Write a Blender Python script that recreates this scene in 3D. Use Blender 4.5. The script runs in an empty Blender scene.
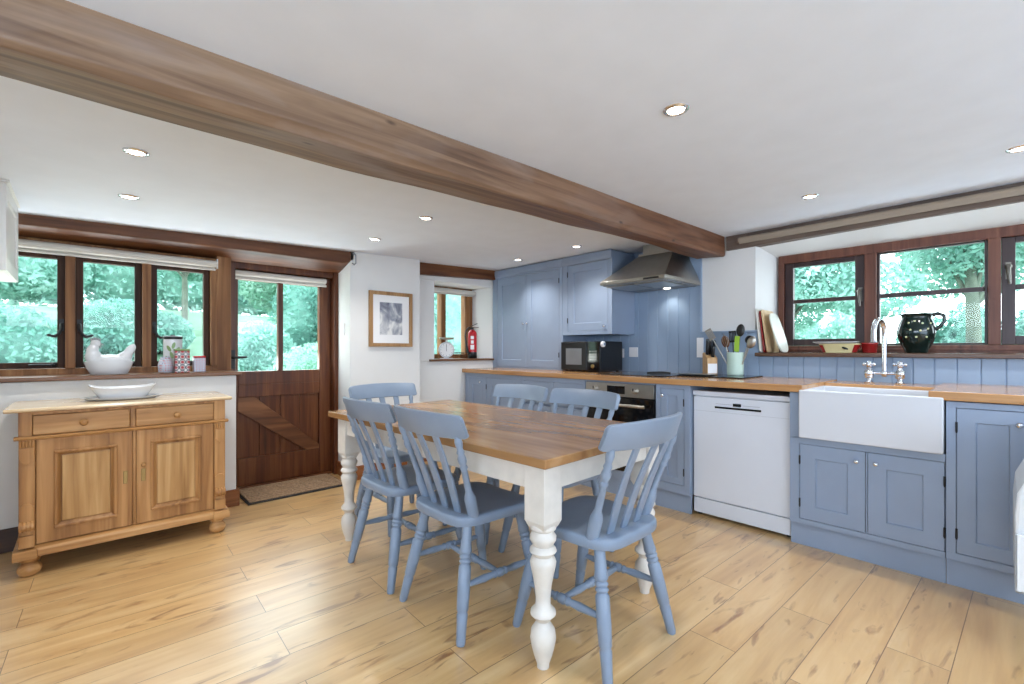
import bpy, bmesh, math, random
from mathutils import Vector, Matrix, Euler
random.seed(7)
PI = math.pi
sc = bpy.context.scene
COL = sc.collection

# ------------------------------------------------------------------ camera
cam_d = bpy.data.cameras.new('camera')
cam = bpy.data.objects.new('camera', cam_d); COL.objects.link(cam)
cam.location = (0, 0, 1.12)
cam.rotation_euler = (PI/2, 0, -math.radians(43.03))
cam_d.sensor_width = 36.0; cam_d.sensor_fit = 'HORIZONTAL'
cam_d.lens = 458/1024*36.0
cam_d.shift_y = 8/1024
cam_d.clip_start = 0.02; cam_d.clip_end = 300
sc.camera = cam

# ------------------------------------------------------------------ world, light, exposure
world = bpy.data.worlds.new('world'); sc.world = world; world.use_nodes = True
wb = world.node_tree.nodes['Background']
wb.inputs[0].default_value = (0.86, 0.93, 1.0, 1); wb.inputs[1].default_value = 8.0
sc.view_settings.view_transform = 'Standard'; sc.view_settings.look = 'None'
sc.view_settings.exposure = 0.0; sc.view_settings.gamma = 1.0
sc.view_settings.use_curve_mapping = False
DOWNLIGHT_W = 24.0

def area(name, loc, rot, sx, sy, power, color=(1, 1, 1)):
    l = bpy.data.lights.new(name, 'AREA'); l.shape = 'RECTANGLE'; l.size = sx; l.size_y = sy
    l.energy = power; l.color = color
    o = bpy.data.objects.new(name, l); COL.objects.link(o); o.location = loc; o.rotation_euler = rot
    return o
# added cool fill lamps at near and side walls, tilted towards the ceiling
area('fill_up_near', (1.0, -2.40, 1.3), (math.radians(138), 0, 0), 4.0, 1.5, 105, (0.62, 0.78, 1.0))
area('fill_up_left', (-2.45, -0.3, 1.5), (math.radians(138), 0, math.radians(-90)), 3.6, 1.5, 92, (0.62, 0.78, 1.0))
# added left-ceiling uplight above the terrace outside the door and long window
area('fill_up_window', (0.6, 4.50, 0.95), (math.radians(-145), 0, 0), 2.3, 0.35, 27, (1.0, 0.98, 0.95))

# ------------------------------------------------------------------ materials
def lin(c):
    return tuple((x/255/12.92 if x/255 <= .04045 else ((x/255+.055)/1.055)**2.4) for x in c)
def new_mat(name):
    m = bpy.data.materials.new(name); m.use_nodes = True
    return m, m.node_tree, m.node_tree.nodes['Principled BSDF']
def N(nt, t, **kw):
    n = nt.nodes.new(t)
    for k, v in kw.items(): setattr(n, k, v)
    return n
def coords(nt, scale=(1, 1, 1), rot=(0, 0, 0), loc=(0, 0, 0)):
    tc = N(nt, 'ShaderNodeTexCoord'); mp = N(nt, 'ShaderNodeMapping')
    mp.inputs['Scale'].default_value = scale; mp.inputs['Rotation'].default_value = rot; mp.inputs['Location'].default_value = loc
    nt.links.new(tc.outputs['Object'], mp.inputs['Vector'])
    return mp.outputs['Vector']
def ramp(nt, fac, stops):
    r = N(nt, 'ShaderNodeValToRGB'); e = r.color_ramp.elements
    while len(e) > 1: e.remove(e[-1])
    e[0].position = stops[0][0]; e[0].color = (*stops[0][1], 1)
    for p, c in stops[1:]:
        x = e.new(p); x.color = (*c, 1)
    nt.links.new(fac, r.inputs[0]); return r.outputs[0]
def bump(nt, b, h, strength=.2, dist=.002):
    bn = N(nt, 'ShaderNodeBump'); bn.inputs['Strength'].default_value = strength; bn.inputs['Distance'].default_value = dist
    nt.links.new(h, bn.inputs['Height']); nt.links.new(bn.outputs[0], b.inputs['Normal'])
def plain(name, rgb, rough=.5, metal=0.0, var=.04, scale=6, bmp=0.0, bscale=60, spec=.5, coat=0.0):
    m, nt, b = new_mat(name)
    c = lin(rgb)
    n = N(nt, 'ShaderNodeTexNoise'); n.inputs['Scale'].default_value = scale; n.inputs['Detail'].default_value = 4
    nt.links.new(coords(nt), n.inputs['Vector'])
    lo = tuple(x*(1-var*2) for x in c); hi = tuple(min(1, x*(1+var*2)) for x in c)
    nt.links.new(ramp(nt, n.outputs[0], [(.3, lo), (.7, hi)]), b.inputs['Base Color'])
    b.inputs['Roughness'].default_value = rough; b.inputs['Metallic'].default_value = metal
    b.inputs['Specular IOR Level'].default_value = spec; b.inputs['Coat Weight'].default_value = coat
    if bmp:
        n2 = N(nt, 'ShaderNodeTexNoise'); n2.inputs['Scale'].default_value = bscale; n2.inputs['Detail'].default_value = 5
        nt.links.new(coords(nt), n2.inputs['Vector']); bump(nt, b, n2.outputs[0], bmp, .003)
    return m
def wood(name, dark, mid, light, axis='X', rough=.45, grain=1.0, knots=0.0, knot_rgb=(60, 35, 20), bmp=.15, spec=.4, streak=26):
    """streaky wood whose grain runs along one local axis"""
    m, nt, b = new_mat(name)
    s = {'X': (1.2, streak, streak), 'Y': (streak, 1.2, streak), 'Z': (streak, streak, 1.2)}[axis]
    k = {'X': (.5, 5, 5), 'Y': (5, .5, 5), 'Z': (5, 5, .5)}[axis]
    n = N(nt, 'ShaderNodeTexNoise'); n.inputs['Scale'].default_value = 1.3*grain; n.inputs['Detail'].default_value = 6; n.inputs['Distortion'].default_value = .6
    nt.links.new(coords(nt, s), n.inputs['Vector'])
    n2 = N(nt, 'ShaderNodeTexNoise'); n2.inputs['Scale'].default_value = 1.1; n2.inputs['Detail'].default_value = 3; n2.inputs['Distortion'].default_value = 1.2
    nt.links.new(coords(nt, k), n2.inputs['Vector'])
    mx = N(nt, 'ShaderNodeMath', operation='MULTIPLY_ADD'); mx.inputs[1].default_value = .55
    nt.links.new(n.outputs[0], mx.inputs[0])
    m2 = N(nt, 'ShaderNodeMath', operation='MULTIPLY'); m2.inputs[1].default_value = .45
    nt.links.new(n2.outputs[0], m2.inputs[0]); nt.links.new(m2.outputs[0], mx.inputs[2])
    col = ramp(nt, mx.outputs[0], [(.34, lin(dark)), (.5, lin(mid)), (.66, lin(light))])
    if knots:
        v = N(nt, 'ShaderNodeTexVoronoi'); v.inputs['Scale'].default_value = knots
        ks = {'X': (.45, 1.6, 1.6), 'Y': (1.6, .45, 1.6), 'Z': (1.6, 1.6, .45)}[axis]
        nt.links.new(coords(nt, ks), v.inputs['Vector'])
        f = N(nt, 'ShaderNodeMapRange'); f.inputs[1].default_value = .02; f.inputs[2].default_value = .10; f.inputs[3].default_value = .75; f.inputs[4].default_value = 0
        nt.links.new(v.outputs['Distance'], f.inputs[0])
        mix = N(nt, 'ShaderNodeMixRGB'); mix.inputs[2].default_value = (*lin(knot_rgb), 1)
        nt.links.new(f.outputs[0], mix.inputs[0]); nt.links.new(col, mix.inputs[1]); col = mix.outputs[0]
    nt.links.new(col, b.inputs['Base Color'])
    b.inputs['Roughness'].default_value = rough; b.inputs['Specular IOR Level'].default_value = spec
    if bmp: bump(nt, b, n.outputs[0], bmp, .002)
    return m
def emit(name, rgb, s):
    m, nt, b = new_mat(name); b.inputs['Emission Color'].default_value = (*lin(rgb), 1); b.inputs['Emission Strength'].default_value = s
    b.inputs['Base Color'].default_value = (.8, .8, .8, 1)
    return m
def glass_mat():
    m, nt, b = new_mat('window_glass'); nt.nodes.remove(b)
    out = nt.nodes['Material Output']; t = N(nt, 'ShaderNodeBsdfTransparent'); g = N(nt, 'ShaderNodeBsdfGlossy'); g.inputs['Roughness'].default_value = .02
    t.inputs[0].default_value = (.97, 1, .99, 1)
    mx = N(nt, 'ShaderNodeMixShader'); mx.inputs[0].default_value = .01
    nt.links.new(t.outputs[0], mx.inputs[1]); nt.links.new(g.outputs[0], mx.inputs[2]); nt.links.new(mx.outputs[0], out.inputs[0])
    return m
def leaf_mat(name, a, b_, c, trans=.35):
    m, nt, b = new_mat(name)
    n = N(nt, 'ShaderNodeTexNoise'); n.inputs['Scale'].default_value = 1.7; n.inputs['Detail'].default_value = 5
    nt.links.new(coords(nt), n.inputs['Vector'])
    col = ramp(nt, n.outputs[0], [(.32, lin(a)), (.5, lin(b_)), (.68, lin(c))])
    nt.links.new(col, b.inputs['Base Color']); b.inputs['Roughness'].default_value = .6
    tr = N(nt, 'ShaderNodeBsdfTranslucent'); nt.links.new(col, tr.inputs[0])
    mx = N(nt, 'ShaderNodeMixShader'); mx.inputs[0].default_value = trans
    nt.links.new(b.outputs[0], mx.inputs[1]); nt.links.new(tr.outputs[0], mx.inputs[2]); nt.links.new(mx.outputs[0], nt.nodes['Material Output'].inputs[0])
    return m
def floor_mat():
    m, nt, b = new_mat('oak_floor')
    v = coords(nt, (1, 1, 1), (0, 0, math.radians(2.1)), (.3, -.025, 0))
    br = N(nt, 'ShaderNodeTexBrick'); br.offset = .37; br.offset_frequency = 2; br.squash = 1
    br.inputs['Color1'].default_value = (0, 0, 0, 1); br.inputs['Color2'].default_value = (1, 1, 1, 1); br.inputs['Mortar'].default_value = (.5, .5, .5, 1)
    br.inputs['Scale'].default_value = 1; br.inputs['Brick Width'].default_value = 1.25; br.inputs['Row Height'].default_value = .1785
    br.inputs['Mortar Size'].default_value = .0013; br.inputs['Mortar Smooth'].default_value = .0
    nt.links.new(v, br.inputs['Vector'])
    # shift grain per plank
    cmb = N(nt, 'ShaderNodeVectorMath', operation='SCALE'); cmb.inputs['Scale'].default_value = 37
    nt.links.new(br.outputs['Color'], cmb.inputs[0])
    add = N(nt, 'ShaderNodeVectorMath', operation='ADD'); nt.links.new(v, add.inputs[0]); nt.links.new(cmb.outputs[0], add.inputs[1])
    def stretched(sx, sy, sc_, det, dist):
        sc1 = N(nt, 'ShaderNodeVectorMath', operation='MULTIPLY'); sc1.inputs[1].default_value = (sx, sy, 1)
        nt.links.new(add.outputs[0], sc1.inputs[0])
        n = N(nt, 'ShaderNodeTexNoise'); n.inputs['Scale'].default_value = sc_; n.inputs['Detail'].default_value = det; n.inputs['Distortion'].default_value = dist
        nt.links.new(sc1.outputs[0], n.inputs['Vector']); return n.outputs[0]
    fine = stretched(1.6, 34, 1.2, 6, .4); broad = stretched(.9, 6.5, 1.3, 4, 1.3); spots = stretched(2.2, 8.5, 1.5, 5, 1.6)
    a = N(nt, 'ShaderNodeMath', operation='MULTIPLY'); a.inputs[1].default_value = .25; nt.links.new(fine, a.inputs[0])
    c = N(nt, 'ShaderNodeMath', operation='MULTIPLY_ADD'); c.inputs[1].default_value = .75; nt.links.new(broad, c.inputs[0]); nt.links.new(a.outputs[0], c.inputs[2])
    col = ramp(nt, c.outputs[0], [(.30, lin((188, 145, 92))), (.5, lin((209, 170, 113))), (.70, lin((223, 190, 137)))])
    # darker knotty flecks
    f = N(nt, 'ShaderNodeMapRange'); f.inputs[1].default_value = .585; f.inputs[2].default_value = .71; f.inputs[3].default_value = 0; f.inputs[4].default_value = .8
    nt.links.new(spots, f.inputs[0])
    mk = N(nt, 'ShaderNodeMixRGB'); mk.inputs[2].default_value = (*lin((128, 78, 40)), 1)
    nt.links.new(f.outputs[0], mk.inputs[0]); nt.links.new(col, mk.inputs[1])
    # plank to plank tone
    tone = N(nt, 'ShaderNodeMapRange'); tone.inputs[3].default_value = .93; tone.inputs[4].default_value = 1.05
    nt.links.new(br.outputs['Color'], tone.inputs[0])
    mt = N(nt, 'ShaderNodeMixRGB', blend_type='MULTIPLY'); mt.inputs[0].default_value = 1
    nt.links.new(mk.outputs[0], mt.inputs[1]); nt.links.new(tone.outputs[0], mt.inputs[2])
    seam = N(nt, 'ShaderNodeMixRGB'); seam.inputs[2].default_value = (*lin((112, 78, 48)), 1)
    nt.links.new(br.outputs['Fac'], seam.inputs[0]); nt.links.new(mt.outputs[0], seam.inputs[1])
    nt.links.new(seam.outputs[0], b.inputs['Base Color'])
    b.inputs['Roughness'].default_value = .30; b.inputs['Specular IOR Level'].default_value = .8; b.inputs['Coat Weight'].default_value = 1; b.inputs['Coat IOR'].default_value = 1.6; b.inputs['Coat Roughness'].default_value = .36
    bump(nt, b, fine, .05, .001)
    return m
def beam_mat(name, dark, mid, light, grey):
    m, nt, b = new_mat(name)
    n = N(nt, 'ShaderNodeTexNoise'); n.inputs['Scale'].default_value = 1.4; n.inputs['Detail'].default_value = 8; n.inputs['Distortion'].default_value = .8
    nt.links.new(coords(nt, (.9, 18, 18)), n.inputs['Vector'])
    col = ramp(nt, n.outputs[0], [(.33, lin(dark)), (.5, lin(mid)), (.67, lin(light))])
    n2 = N(nt, 'ShaderNodeTexNoise'); n2.inputs['Scale'].default_value = 2.2; n2.inputs['Detail'].default_value = 5; n2.inputs['Distortion'].default_value = .5
    nt.links.new(coords(nt, (.8, 3, 3)), n2.inputs['Vector'])
    f = N(nt, 'ShaderNodeMapRange'); f.inputs[1].default_value = .5; f.inputs[2].default_value = .68; f.inputs[4].default_value = .7
    nt.links.new(n2.outputs[0], f.inputs[0])
    mx = N(nt, 'ShaderNodeMixRGB'); mx.inputs[2].default_value = (*lin(grey), 1)
    nt.links.new(f.outputs[0], mx.inputs[0]); nt.links.new(col, mx.inputs[1])
    v = N(nt, 'ShaderNodeTexVoronoi'); v.inputs['Scale'].default_value = 5
    nt.links.new(coords(nt, (.6, 1.6, 1.6)), v.inputs['Vector'])
    f2 = N(nt, 'ShaderNodeMapRange'); f2.inputs[1].default_value = .03; f2.inputs[2].default_value = .09; f2.inputs[3].default_value = .85; f2.inputs[4].default_value = 0
    nt.links.new(v.outputs['Distance'], f2.inputs[0])
    mk = N(nt, 'ShaderNodeMixRGB'); mk.inputs[2].default_value = (*lin((46, 28, 18)), 1)
    nt.links.new(f2.outputs[0], mk.inputs[0]); nt.links.new(mx.outputs[0], mk.inputs[1])
    sp = N(nt, 'ShaderNodeSeparateXYZ'); nt.links.new(coords(nt), sp.inputs[0])
    g = N(nt, 'ShaderNodeMapRange'); g.inputs[1].default_value = .8; g.inputs[2].default_value = 2.8; nt.links.new(sp.outputs[0], g.inputs[0])
    tint = N(nt, 'ShaderNodeMixRGB'); tint.inputs[1].default_value = (1, 1, 1, 1); tint.inputs[2].default_value = (.74, .48, .35, 1); nt.links.new(g.outputs[0], tint.inputs[0])
    mu = N(nt, 'ShaderNodeMixRGB', blend_type='MULTIPLY'); mu.inputs[0].default_value = 1; nt.links.new(mk.outputs[0], mu.inputs[1]); nt.links.new(tint.outputs[0], mu.inputs[2])
    nt.links.new(mu.outputs[0], b.inputs['Base Color']); b.inputs['Roughness'].default_value = .55
    bump(nt, b, n.outputs[0], .35, .006)
    return m

M = {}
M['ceil'] = plain('ceiling_paint', (226, 233, 244), .9, var=.01, bmp=.04, bscale=12)
M['wall'] = plain('wall_paint', (222, 222, 220), .9, var=.012, scale=3, bmp=.12, bscale=9)
M['floor'] = floor_mat()
M['beam'] = beam_mat('old_oak_beam', (92, 68, 50), (120, 94, 72), (142, 116, 92), (142, 128, 120))
M['lintel'] = wood('lintel_oak', (66, 36, 18), (104, 62, 34), (138, 92, 56), 'X', .45, knots=4, streak=14)
M['lintel_y'] = wood('grey_lintel', (76, 62, 54), (98, 82, 72), (118, 102, 90), 'Y', .6, knots=0, streak=14)
M['frame_x'] = wood('frame_oak', (98, 62, 36), (136, 94, 58), (164, 122, 82), 'Z', .5, spec=.25)
M['sash'] = wood('dark_sash', (42, 24, 14), (58, 35, 21), (76, 48, 30), 'Z', .5, spec=.2)
M['door'] = wood('door_oak', (62, 30, 14), (94, 50, 24), (122, 74, 40), 'Z', .38, knots=2.5)
M['frame_r'] = wood('red_brown_frame', (78, 44, 32), (104, 62, 46), (124, 80, 60), 'Z', .4)
M['sash_r'] = wood('dark_sash_painted', (46, 32, 32), (58, 42, 42), (70, 52, 50), 'Z', .35)
M['sill'] = wood('sill_oak', (92, 62, 42), (120, 84, 58), (146, 108, 78), 'X', .3)
M['sill_y'] = wood('sill_oak_dark', (70, 50, 38), (96, 72, 56), (120, 94, 74), 'Y', .22)
M['blue'] = plain('cabinet_blue_paint', (141, 156, 178), .42, var=.02, scale=4)
M['panel_blue'] = plain('panelling_blue_paint', (138, 158, 182), .38, var=.02, scale=4)
M['chair'] = plain('chair_blue_paint', (126, 141, 160), .34, var=.03, scale=8)
M['cream'] = plain('table_cream_paint', (212, 207, 198), .45, var=.04, scale=14)
M['pine'] = wood('old_pine', (112, 72, 34), (162, 114, 64), (194, 146, 92), 'Z', .42, knots=2.6, knot_rgb=(110, 62, 30), streak=20)
M['pine_x'] = wood('old_pine_across', (130, 88, 44), (176, 128, 76), (206, 162, 108), 'X', .42, knots=3.2, knot_rgb=(110, 62, 30), streak=20)
M['pine_pale'] = wood('pale_pine_panel', (136, 94, 48), (178, 134, 80), (206, 166, 112), 'Z', .42, streak=24)
M['pine_top'] = wood('glare_pale_pine_top', (190, 162, 124), (210, 186, 150), (224, 204, 174), 'X', .16, spec=.8)  # paler than the other pine: window glare put into the colour
M['table_top'] = wood('table_pine', (128, 90, 52), (158, 118, 76), (182, 144, 102), 'Y', .22, knots=1.1, knot_rgb=(110, 70, 38), streak=8, bmp=.05)
M['worktop'] = wood('worktop_beech', (164, 114, 68), (190, 142, 92), (208, 166, 118), 'Y', .16, streak=22, spec=.7)
M['skirt'] = wood('skirting_oak', (96, 52, 24), (130, 78, 40), (154, 102, 60), 'X', .4)
M['skirt_d'] = wood('skirting_dark', (46, 28, 18), (64, 40, 26), (80, 54, 36), 'X', .4)
M['white'] = plain('white_enamel', (216, 221, 230), .25, var=.005)
M['white_cup'] = plain('white_cupboard_paint', (228, 228, 226), .4, var=.01)
M['ceramic'] = plain('white_ceramic', (208, 210, 213), .18, var=.01)
M['grey_glaze'] = plain('grey_glaze', (150, 152, 156), .2)
M['ceramic_w'] = plain('glazed_fireclay', (210, 213, 219), .14, var=.005)
M['steel'] = plain('brushed_steel', (176, 172, 164), .32, metal=1.0, var=.03, scale=20)
M['chrome'] = plain('chrome', (222, 224, 228), .08, metal=1.0, var=.0)
M['black'] = plain('black_plastic', (12, 12, 13), .3, var=.02)
M['blackglass'] = plain('black_glass', (12, 12, 14), .06, var=.0)
M['iron'] = plain('black_iron', (24, 23, 24), .5, var=.03)
M['grey'] = plain('grey_plastic', (120, 124, 128), .4)
M['blind'] = plain('blind_fabric', (206, 202, 194), .7, var=.015)
M['blind_tan'] = plain('blind_fabric_tan', (150, 135, 118), .7, var=.02)
M['plastic'] = plain('white_plastic', (236, 236, 238), .35, var=.0)
M['pewter'] = plain('pewter', (120, 116, 108), .4, metal=.8)
M['brass'] = plain('aged_brass', (150, 124, 78), .35, metal=.9)
M['mint'] = plain('mint_stoneware', (196, 220, 206), .3, var=.02)
M['red'] = plain('red_gloss', (186, 26, 34), .25, var=.02)
M['darkred'] = plain('red_glaze', (150, 34, 34), .2, var=.04)
M['butter'] = plain('butter_glaze', (222, 210, 160), .2, var=.02)
M['greenglaze'] = plain('dark_green_glaze', (8, 30, 27), .08, var=.2, scale=10)
M['spot'] = plain('cream_slip', (214, 214, 170), .3)
M['leafgreen'] = plain('leaf_green', (122, 150, 96), .4)
M['lime'] = plain('lime_silicone', (150, 190, 60), .4)
M['block'] = wood('knife_block_beech', (184, 142, 92), (206, 166, 116), (222, 186, 138), 'Z', .4)
M['board_a'] = wood('maple_board', (196, 164, 122), (214, 186, 146), (228, 204, 168), 'Z', .5)
M['board_b'] = plain('pale_marble', (222, 222, 212), .35, var=.03)
M['lens'] = emit('lamp_lens', (255, 250, 238), 9.0)
M['glass'] = glass_mat()
M['photo_mount'] = plain('mount_card', (240, 240, 240), .7, var=.0)
M['mat_bristle'] = plain('mat_bristle', (150, 122, 94), .9, var=.15, scale=80, bmp=.5, bscale=200)
M['rubber'] = plain('black_rubber', (34, 32, 32), .7)
M['frame_pic'] = wood('picture_frame_oak', (132, 96, 58), (158, 120, 78), (176, 140, 98), 'Z', .5)
M['leaf_a'] = leaf_mat('leaf_a', (116, 162, 150), (154, 198, 186), (188, 222, 214), 0.45)
M['leaf_b'] = leaf_mat('leaf_b', (84, 134, 122), (116, 168, 154), (148, 192, 180), 0.45)
M['leaf_c'] = leaf_mat('leaf_c', (120, 170, 146), (150, 194, 174), (176, 210, 194), 0.45)
M['lawn'] = leaf_mat('lawn_grass', (78, 112, 90), (94, 128, 104), (110, 142, 116), .0)
M['bark'] = plain('bark', (104, 112, 100), .9, var=.15, bmp=.5, bscale=15)
M['bounce_ground'] = plain('pale_bounce_ground', (212, 216, 222), .9, var=.06, scale=30)  # pale neutral surface, made up to reflect sky light upwards
M['liner'] = plain('clear_rack', (226, 232, 236), .2, var=.0)

def painting_mat():
    m, nt, b = new_mat('soft_grey_study')
    n = N(nt, 'ShaderNodeTexNoise'); n.inputs['Scale'].default_value = 7; n.inputs['Detail'].default_value = 5; n.inputs['Distortion'].default_value = 1.2
    nt.links.new(coords(nt, (1, 1, .8)), n.inputs['Vector'])
    nt.links.new(ramp(nt, n.outputs[0], [(.34, lin((88, 92, 112))), (.5, lin((158, 162, 172))), (.62, lin((226, 226, 224)))]), b.inputs['Base Color'])
    b.inputs['Roughness'].default_value = .5
    return m
M['painting'] = painting_mat()
def tin_mat(name, mode):
    """folk pattern: red and dark dots in rows on white"""
    m, nt, b = new_mat(name)
    v = N(nt, 'ShaderNodeTexVoronoi'); v.inputs['Randomness'].default_value = 0.0
    v.inputs['Scale'].default_value = 1; v.voronoi_dimensions = '2D'
    s = {'big': 28, 'small': 62}[mode]
    sp = N(nt, 'ShaderNodeSeparateXYZ'); ad = N(nt, 'ShaderNodeMath', operation='ADD'); cb = N(nt, 'ShaderNodeCombineXYZ')
    nt.links.new(coords(nt, (s, s, s)), sp.inputs[0]); nt.links.new(sp.outputs[0], ad.inputs[0]); nt.links.new(sp.outputs[1], ad.inputs[1]); nt.links.new(ad.outputs[0], cb.inputs[0]); nt.links.new(sp.outputs[2], cb.inputs[1])
    nt.links.new(cb.outputs[0], v.inputs['Vector'])
    pal = {'big': [(0, (160, 16, 26)), (.26, (160, 16, 26)), (.30, (205, 200, 196)), (.36, (205, 200, 196)), (.39, (30, 30, 44)), (.50, (30, 30, 44)), (.54, (205, 204, 202))],
           'small': [(0, (176, 84, 96)), (.22, (176, 84, 96)), (.28, (200, 202, 208)), (.40, (200, 202, 208)), (.46, (104, 124, 160)), (.6, (200, 202, 208))]}[mode]
    nt.links.new(ramp(nt, v.outputs['Distance'], [(p, lin(c)) for p, c in pal]), b.inputs['Base Color'])
    b.inputs['Roughness'].default_value = .3
    return m
M['tin_big'] = tin_mat('red_folk_pattern', 'big'); M['tin_small'] = tin_mat('pale_dot_pattern', 'small')

# ------------------------------------------------------------------ mesh helpers
WM = {}
class MB:
    def __init__(s): s.bm = bmesh.new()
    def box(s, x0, y0, z0, x1, y1, z1, mat=None):
        vs = [s.bm.verts.new(p) for p in ((x0, y0, z0), (x1, y0, z0), (x1, y1, z0), (x0, y1, z0), (x0, y0, z1), (x1, y0, z1), (x1, y1, z1), (x0, y1, z1))]
        if mat is not None:
            for v in vs: v.co = mat @ v.co
        for f in ((0, 3, 2, 1), (4, 5, 6, 7), (0, 1, 5, 4), (1, 2, 6, 5), (2, 3, 7, 6), (3, 0, 4, 7)): s.bm.faces.new([vs[i] for i in f])
        return s
    def obox(s, p0, p1, w, t, up=(0, 0, 1)):
        """bar from p0 to p1: w wide along side, t thick along up-ish"""
        p0, p1 = Vector(p0), Vector(p1); d = p1-p0; L = d.length; d.normalize(); u = Vector(up)
        side = d.cross(u).normalized(); u = side.cross(d).normalized()
        m = Matrix((( d.x, side.x, u.x, p0.x), (d.y, side.y, u.y, p0.y), (d.z, side.z, u.z, p0.z), (0, 0, 0, 1)))
        return s.box(0, -w/2, -t/2, L, w/2, t/2, m)
    def rings(s, rings, caps=True, closed=False):
        rv = [[s.bm.verts.new(p) for p in r] for r in rings]
        n = len(rv[0]); m = len(rv)
        for i in range(m if closed else m-1):
            a, b = rv[i], rv[(i+1) % m]
            for j in range(n): s.bm.faces.new((a[j], a[(j+1) % n], b[(j+1) % n], b[j]))
        if caps and not closed:
            if n > 2: s.bm.faces.new(list(reversed(rv[0]))); s.bm.faces.new(rv[-1])
        return s
    def lathe(s, prof, p0=(0, 0, 0), d=(0, 0, 1), n=20, sx=1, sy=1):
        """prof: (radius, distance along d)"""
        p0 = Vector(p0); d = Vector(d).normalized()
        a = Vector((1, 0, 0)) if abs(d.x) < .9 else Vector((0, 1, 0))
        e1 = (a - d*a.dot(d)).normalized(); e2 = d.cross(e1)
        s.rings([[p0 + d*h + e1*(max(r, 1e-4)*sx*math.cos(2*PI*k/n)) + e2*(max(r, 1e-4)*sy*math.sin(2*PI*k/n)) for k in range(n)] for r, h in prof])
        return s
    def ringlathe(s, prof, p, n=24):
        return s.rings([[(p[0]+r*math.cos(2*PI*k/n), p[1]+r*math.sin(2*PI*k/n), p[2]-h) for k in range(n)] for r, h in prof], closed=True)
    def cyl(s, p0, p1, r0, r1=None, n=16):
        p0, p1 = Vector(p0), Vector(p1); r1 = r0 if r1 is None else r1
        return s.lathe([(r0, 0), (r1, (p1-p0).length)], p0, p1-p0, n)
    def tube(s, pts, r, n=10, closed=False):
        pts = [Vector(p) for p in pts]; rings = []; e = None; m = len(pts)
        for i, p in enumerate(pts):
            if closed: t = (pts[(i+1) % m]-pts[i-1])
            else: t = pts[min(i+1, m-1)]-pts[max(i-1, 0)]
            t.normalize()
            if e is None: e = Vector((0, 0, 1)) if abs(t.z) < .9 else Vector((1, 0, 0))
            e = (e - t*e.dot(t)).normalized(); f = t.cross(e)
            rr = r[i] if isinstance(r, (list, tuple)) else r
            rings.append([p + e*(rr*math.cos(2*PI*k/n)) + f*(rr*math.sin(2*PI*k/n)) for k in range(n)])
        return s.rings(rings, closed=closed)
    def prism(s, poly, a, b, plane='xy'):
        """extrude 2-D polygon between a and b along the third axis"""
        def P(u, v, w): return {'xy': (u, v, w), 'xz': (u, w, v), 'yz': (w, u, v)}[plane]
        lo = [s.bm.verts.new(P(u, v, a)) for u, v in poly]; hi = [s.bm.verts.new(P(u, v, b)) for u, v in poly]; n = len(poly)
        s.bm.faces.new(lo); s.bm.faces.new(list(reversed(hi)))
        for i in range(n): s.bm.faces.new((lo[i], hi[i], hi[(i+1) % n], lo[(i+1) % n]))
        return s
    def ell(s, c, r, rot=None, n=16):
        m = Matrix.Translation(c) @ (rot.to_4x4() if rot else Matrix()) @ Matrix.Diagonal((*r, 1))
        bmesh.ops.create_uvsphere(s.bm, u_segments=n, v_segments=max(6, n*2//3), radius=1, matrix=m)
        return s
    def build(s, name, mat, parent=None, smooth=False, bevel=0, seg=2, angle=35, mods=()):
        bm = s.bm
        bmesh.ops.recalc_face_normals(bm, faces=bm.faces)
        w = WM.get(parent.name, Matrix()) if parent else Matrix()
        if parent: bm.transform(w.inverted())
        me = bpy.data.meshes.new(name); bm.to_mesh(me); bm.free()
        o = bpy.data.objects.new(name, me); COL.objects.link(o)
        if parent: o.parent = parent
        WM[o.name] = w
        me.materials.append(M[mat] if isinstance(mat, str) else mat)
        if smooth:
            for p in me.polygons: p.use_smooth = True
        if bevel:
            b = o.modifiers.new('bevel', 'BEVEL'); b.width = bevel; b.segments = seg; b.limit_method = 'ANGLE'; b.angle_limit = math.radians(angle)
            b.harden_normals = False
        if smooth and not bevel:
            try: me.set_sharp_from_angle(angle=math.radians(50))
            except Exception: pass
        return o
def thing(name, label, cat, loc, group=None):
    o = bpy.data.objects.new(name, None); COL.objects.link(o); o.location = loc; o.empty_display_size = .1
    WM[o.name] = Matrix.Translation(loc)
    o['label'] = label; o['category'] = cat
    if group: o['group'] = group
    return o
def tag(o, label, cat, group=None, kind=None):
    o['label'] = label; o['category'] = cat
    if group: o['group'] = group
    if kind: o['kind'] = kind
    return o
def struct(o): o['kind'] = 'structure'; return o
def dup(root, loc, rz, label, group=None):
    r = root.copy(); COL.objects.link(r); r.location = loc; r.rotation_euler = (0, 0, rz); r['label'] = label
    if group: r['group'] = group
    for ch in root.children:
        c = ch.copy(); COL.objects.link(c); c.parent = r
        for g in ch.children:
            d = g.copy(); COL.objects.link(d); d.parent = c
    return r
def zc(x, y):
    """the uneven old ceiling"""
    return 1.95 + .0195*x - (.02*max(0, y-1.5)*max(0, 1-x/3.4) if y > 1.5 else 0) + .010*max(0, 1.5-y)*max(0, x)/3.78

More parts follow.
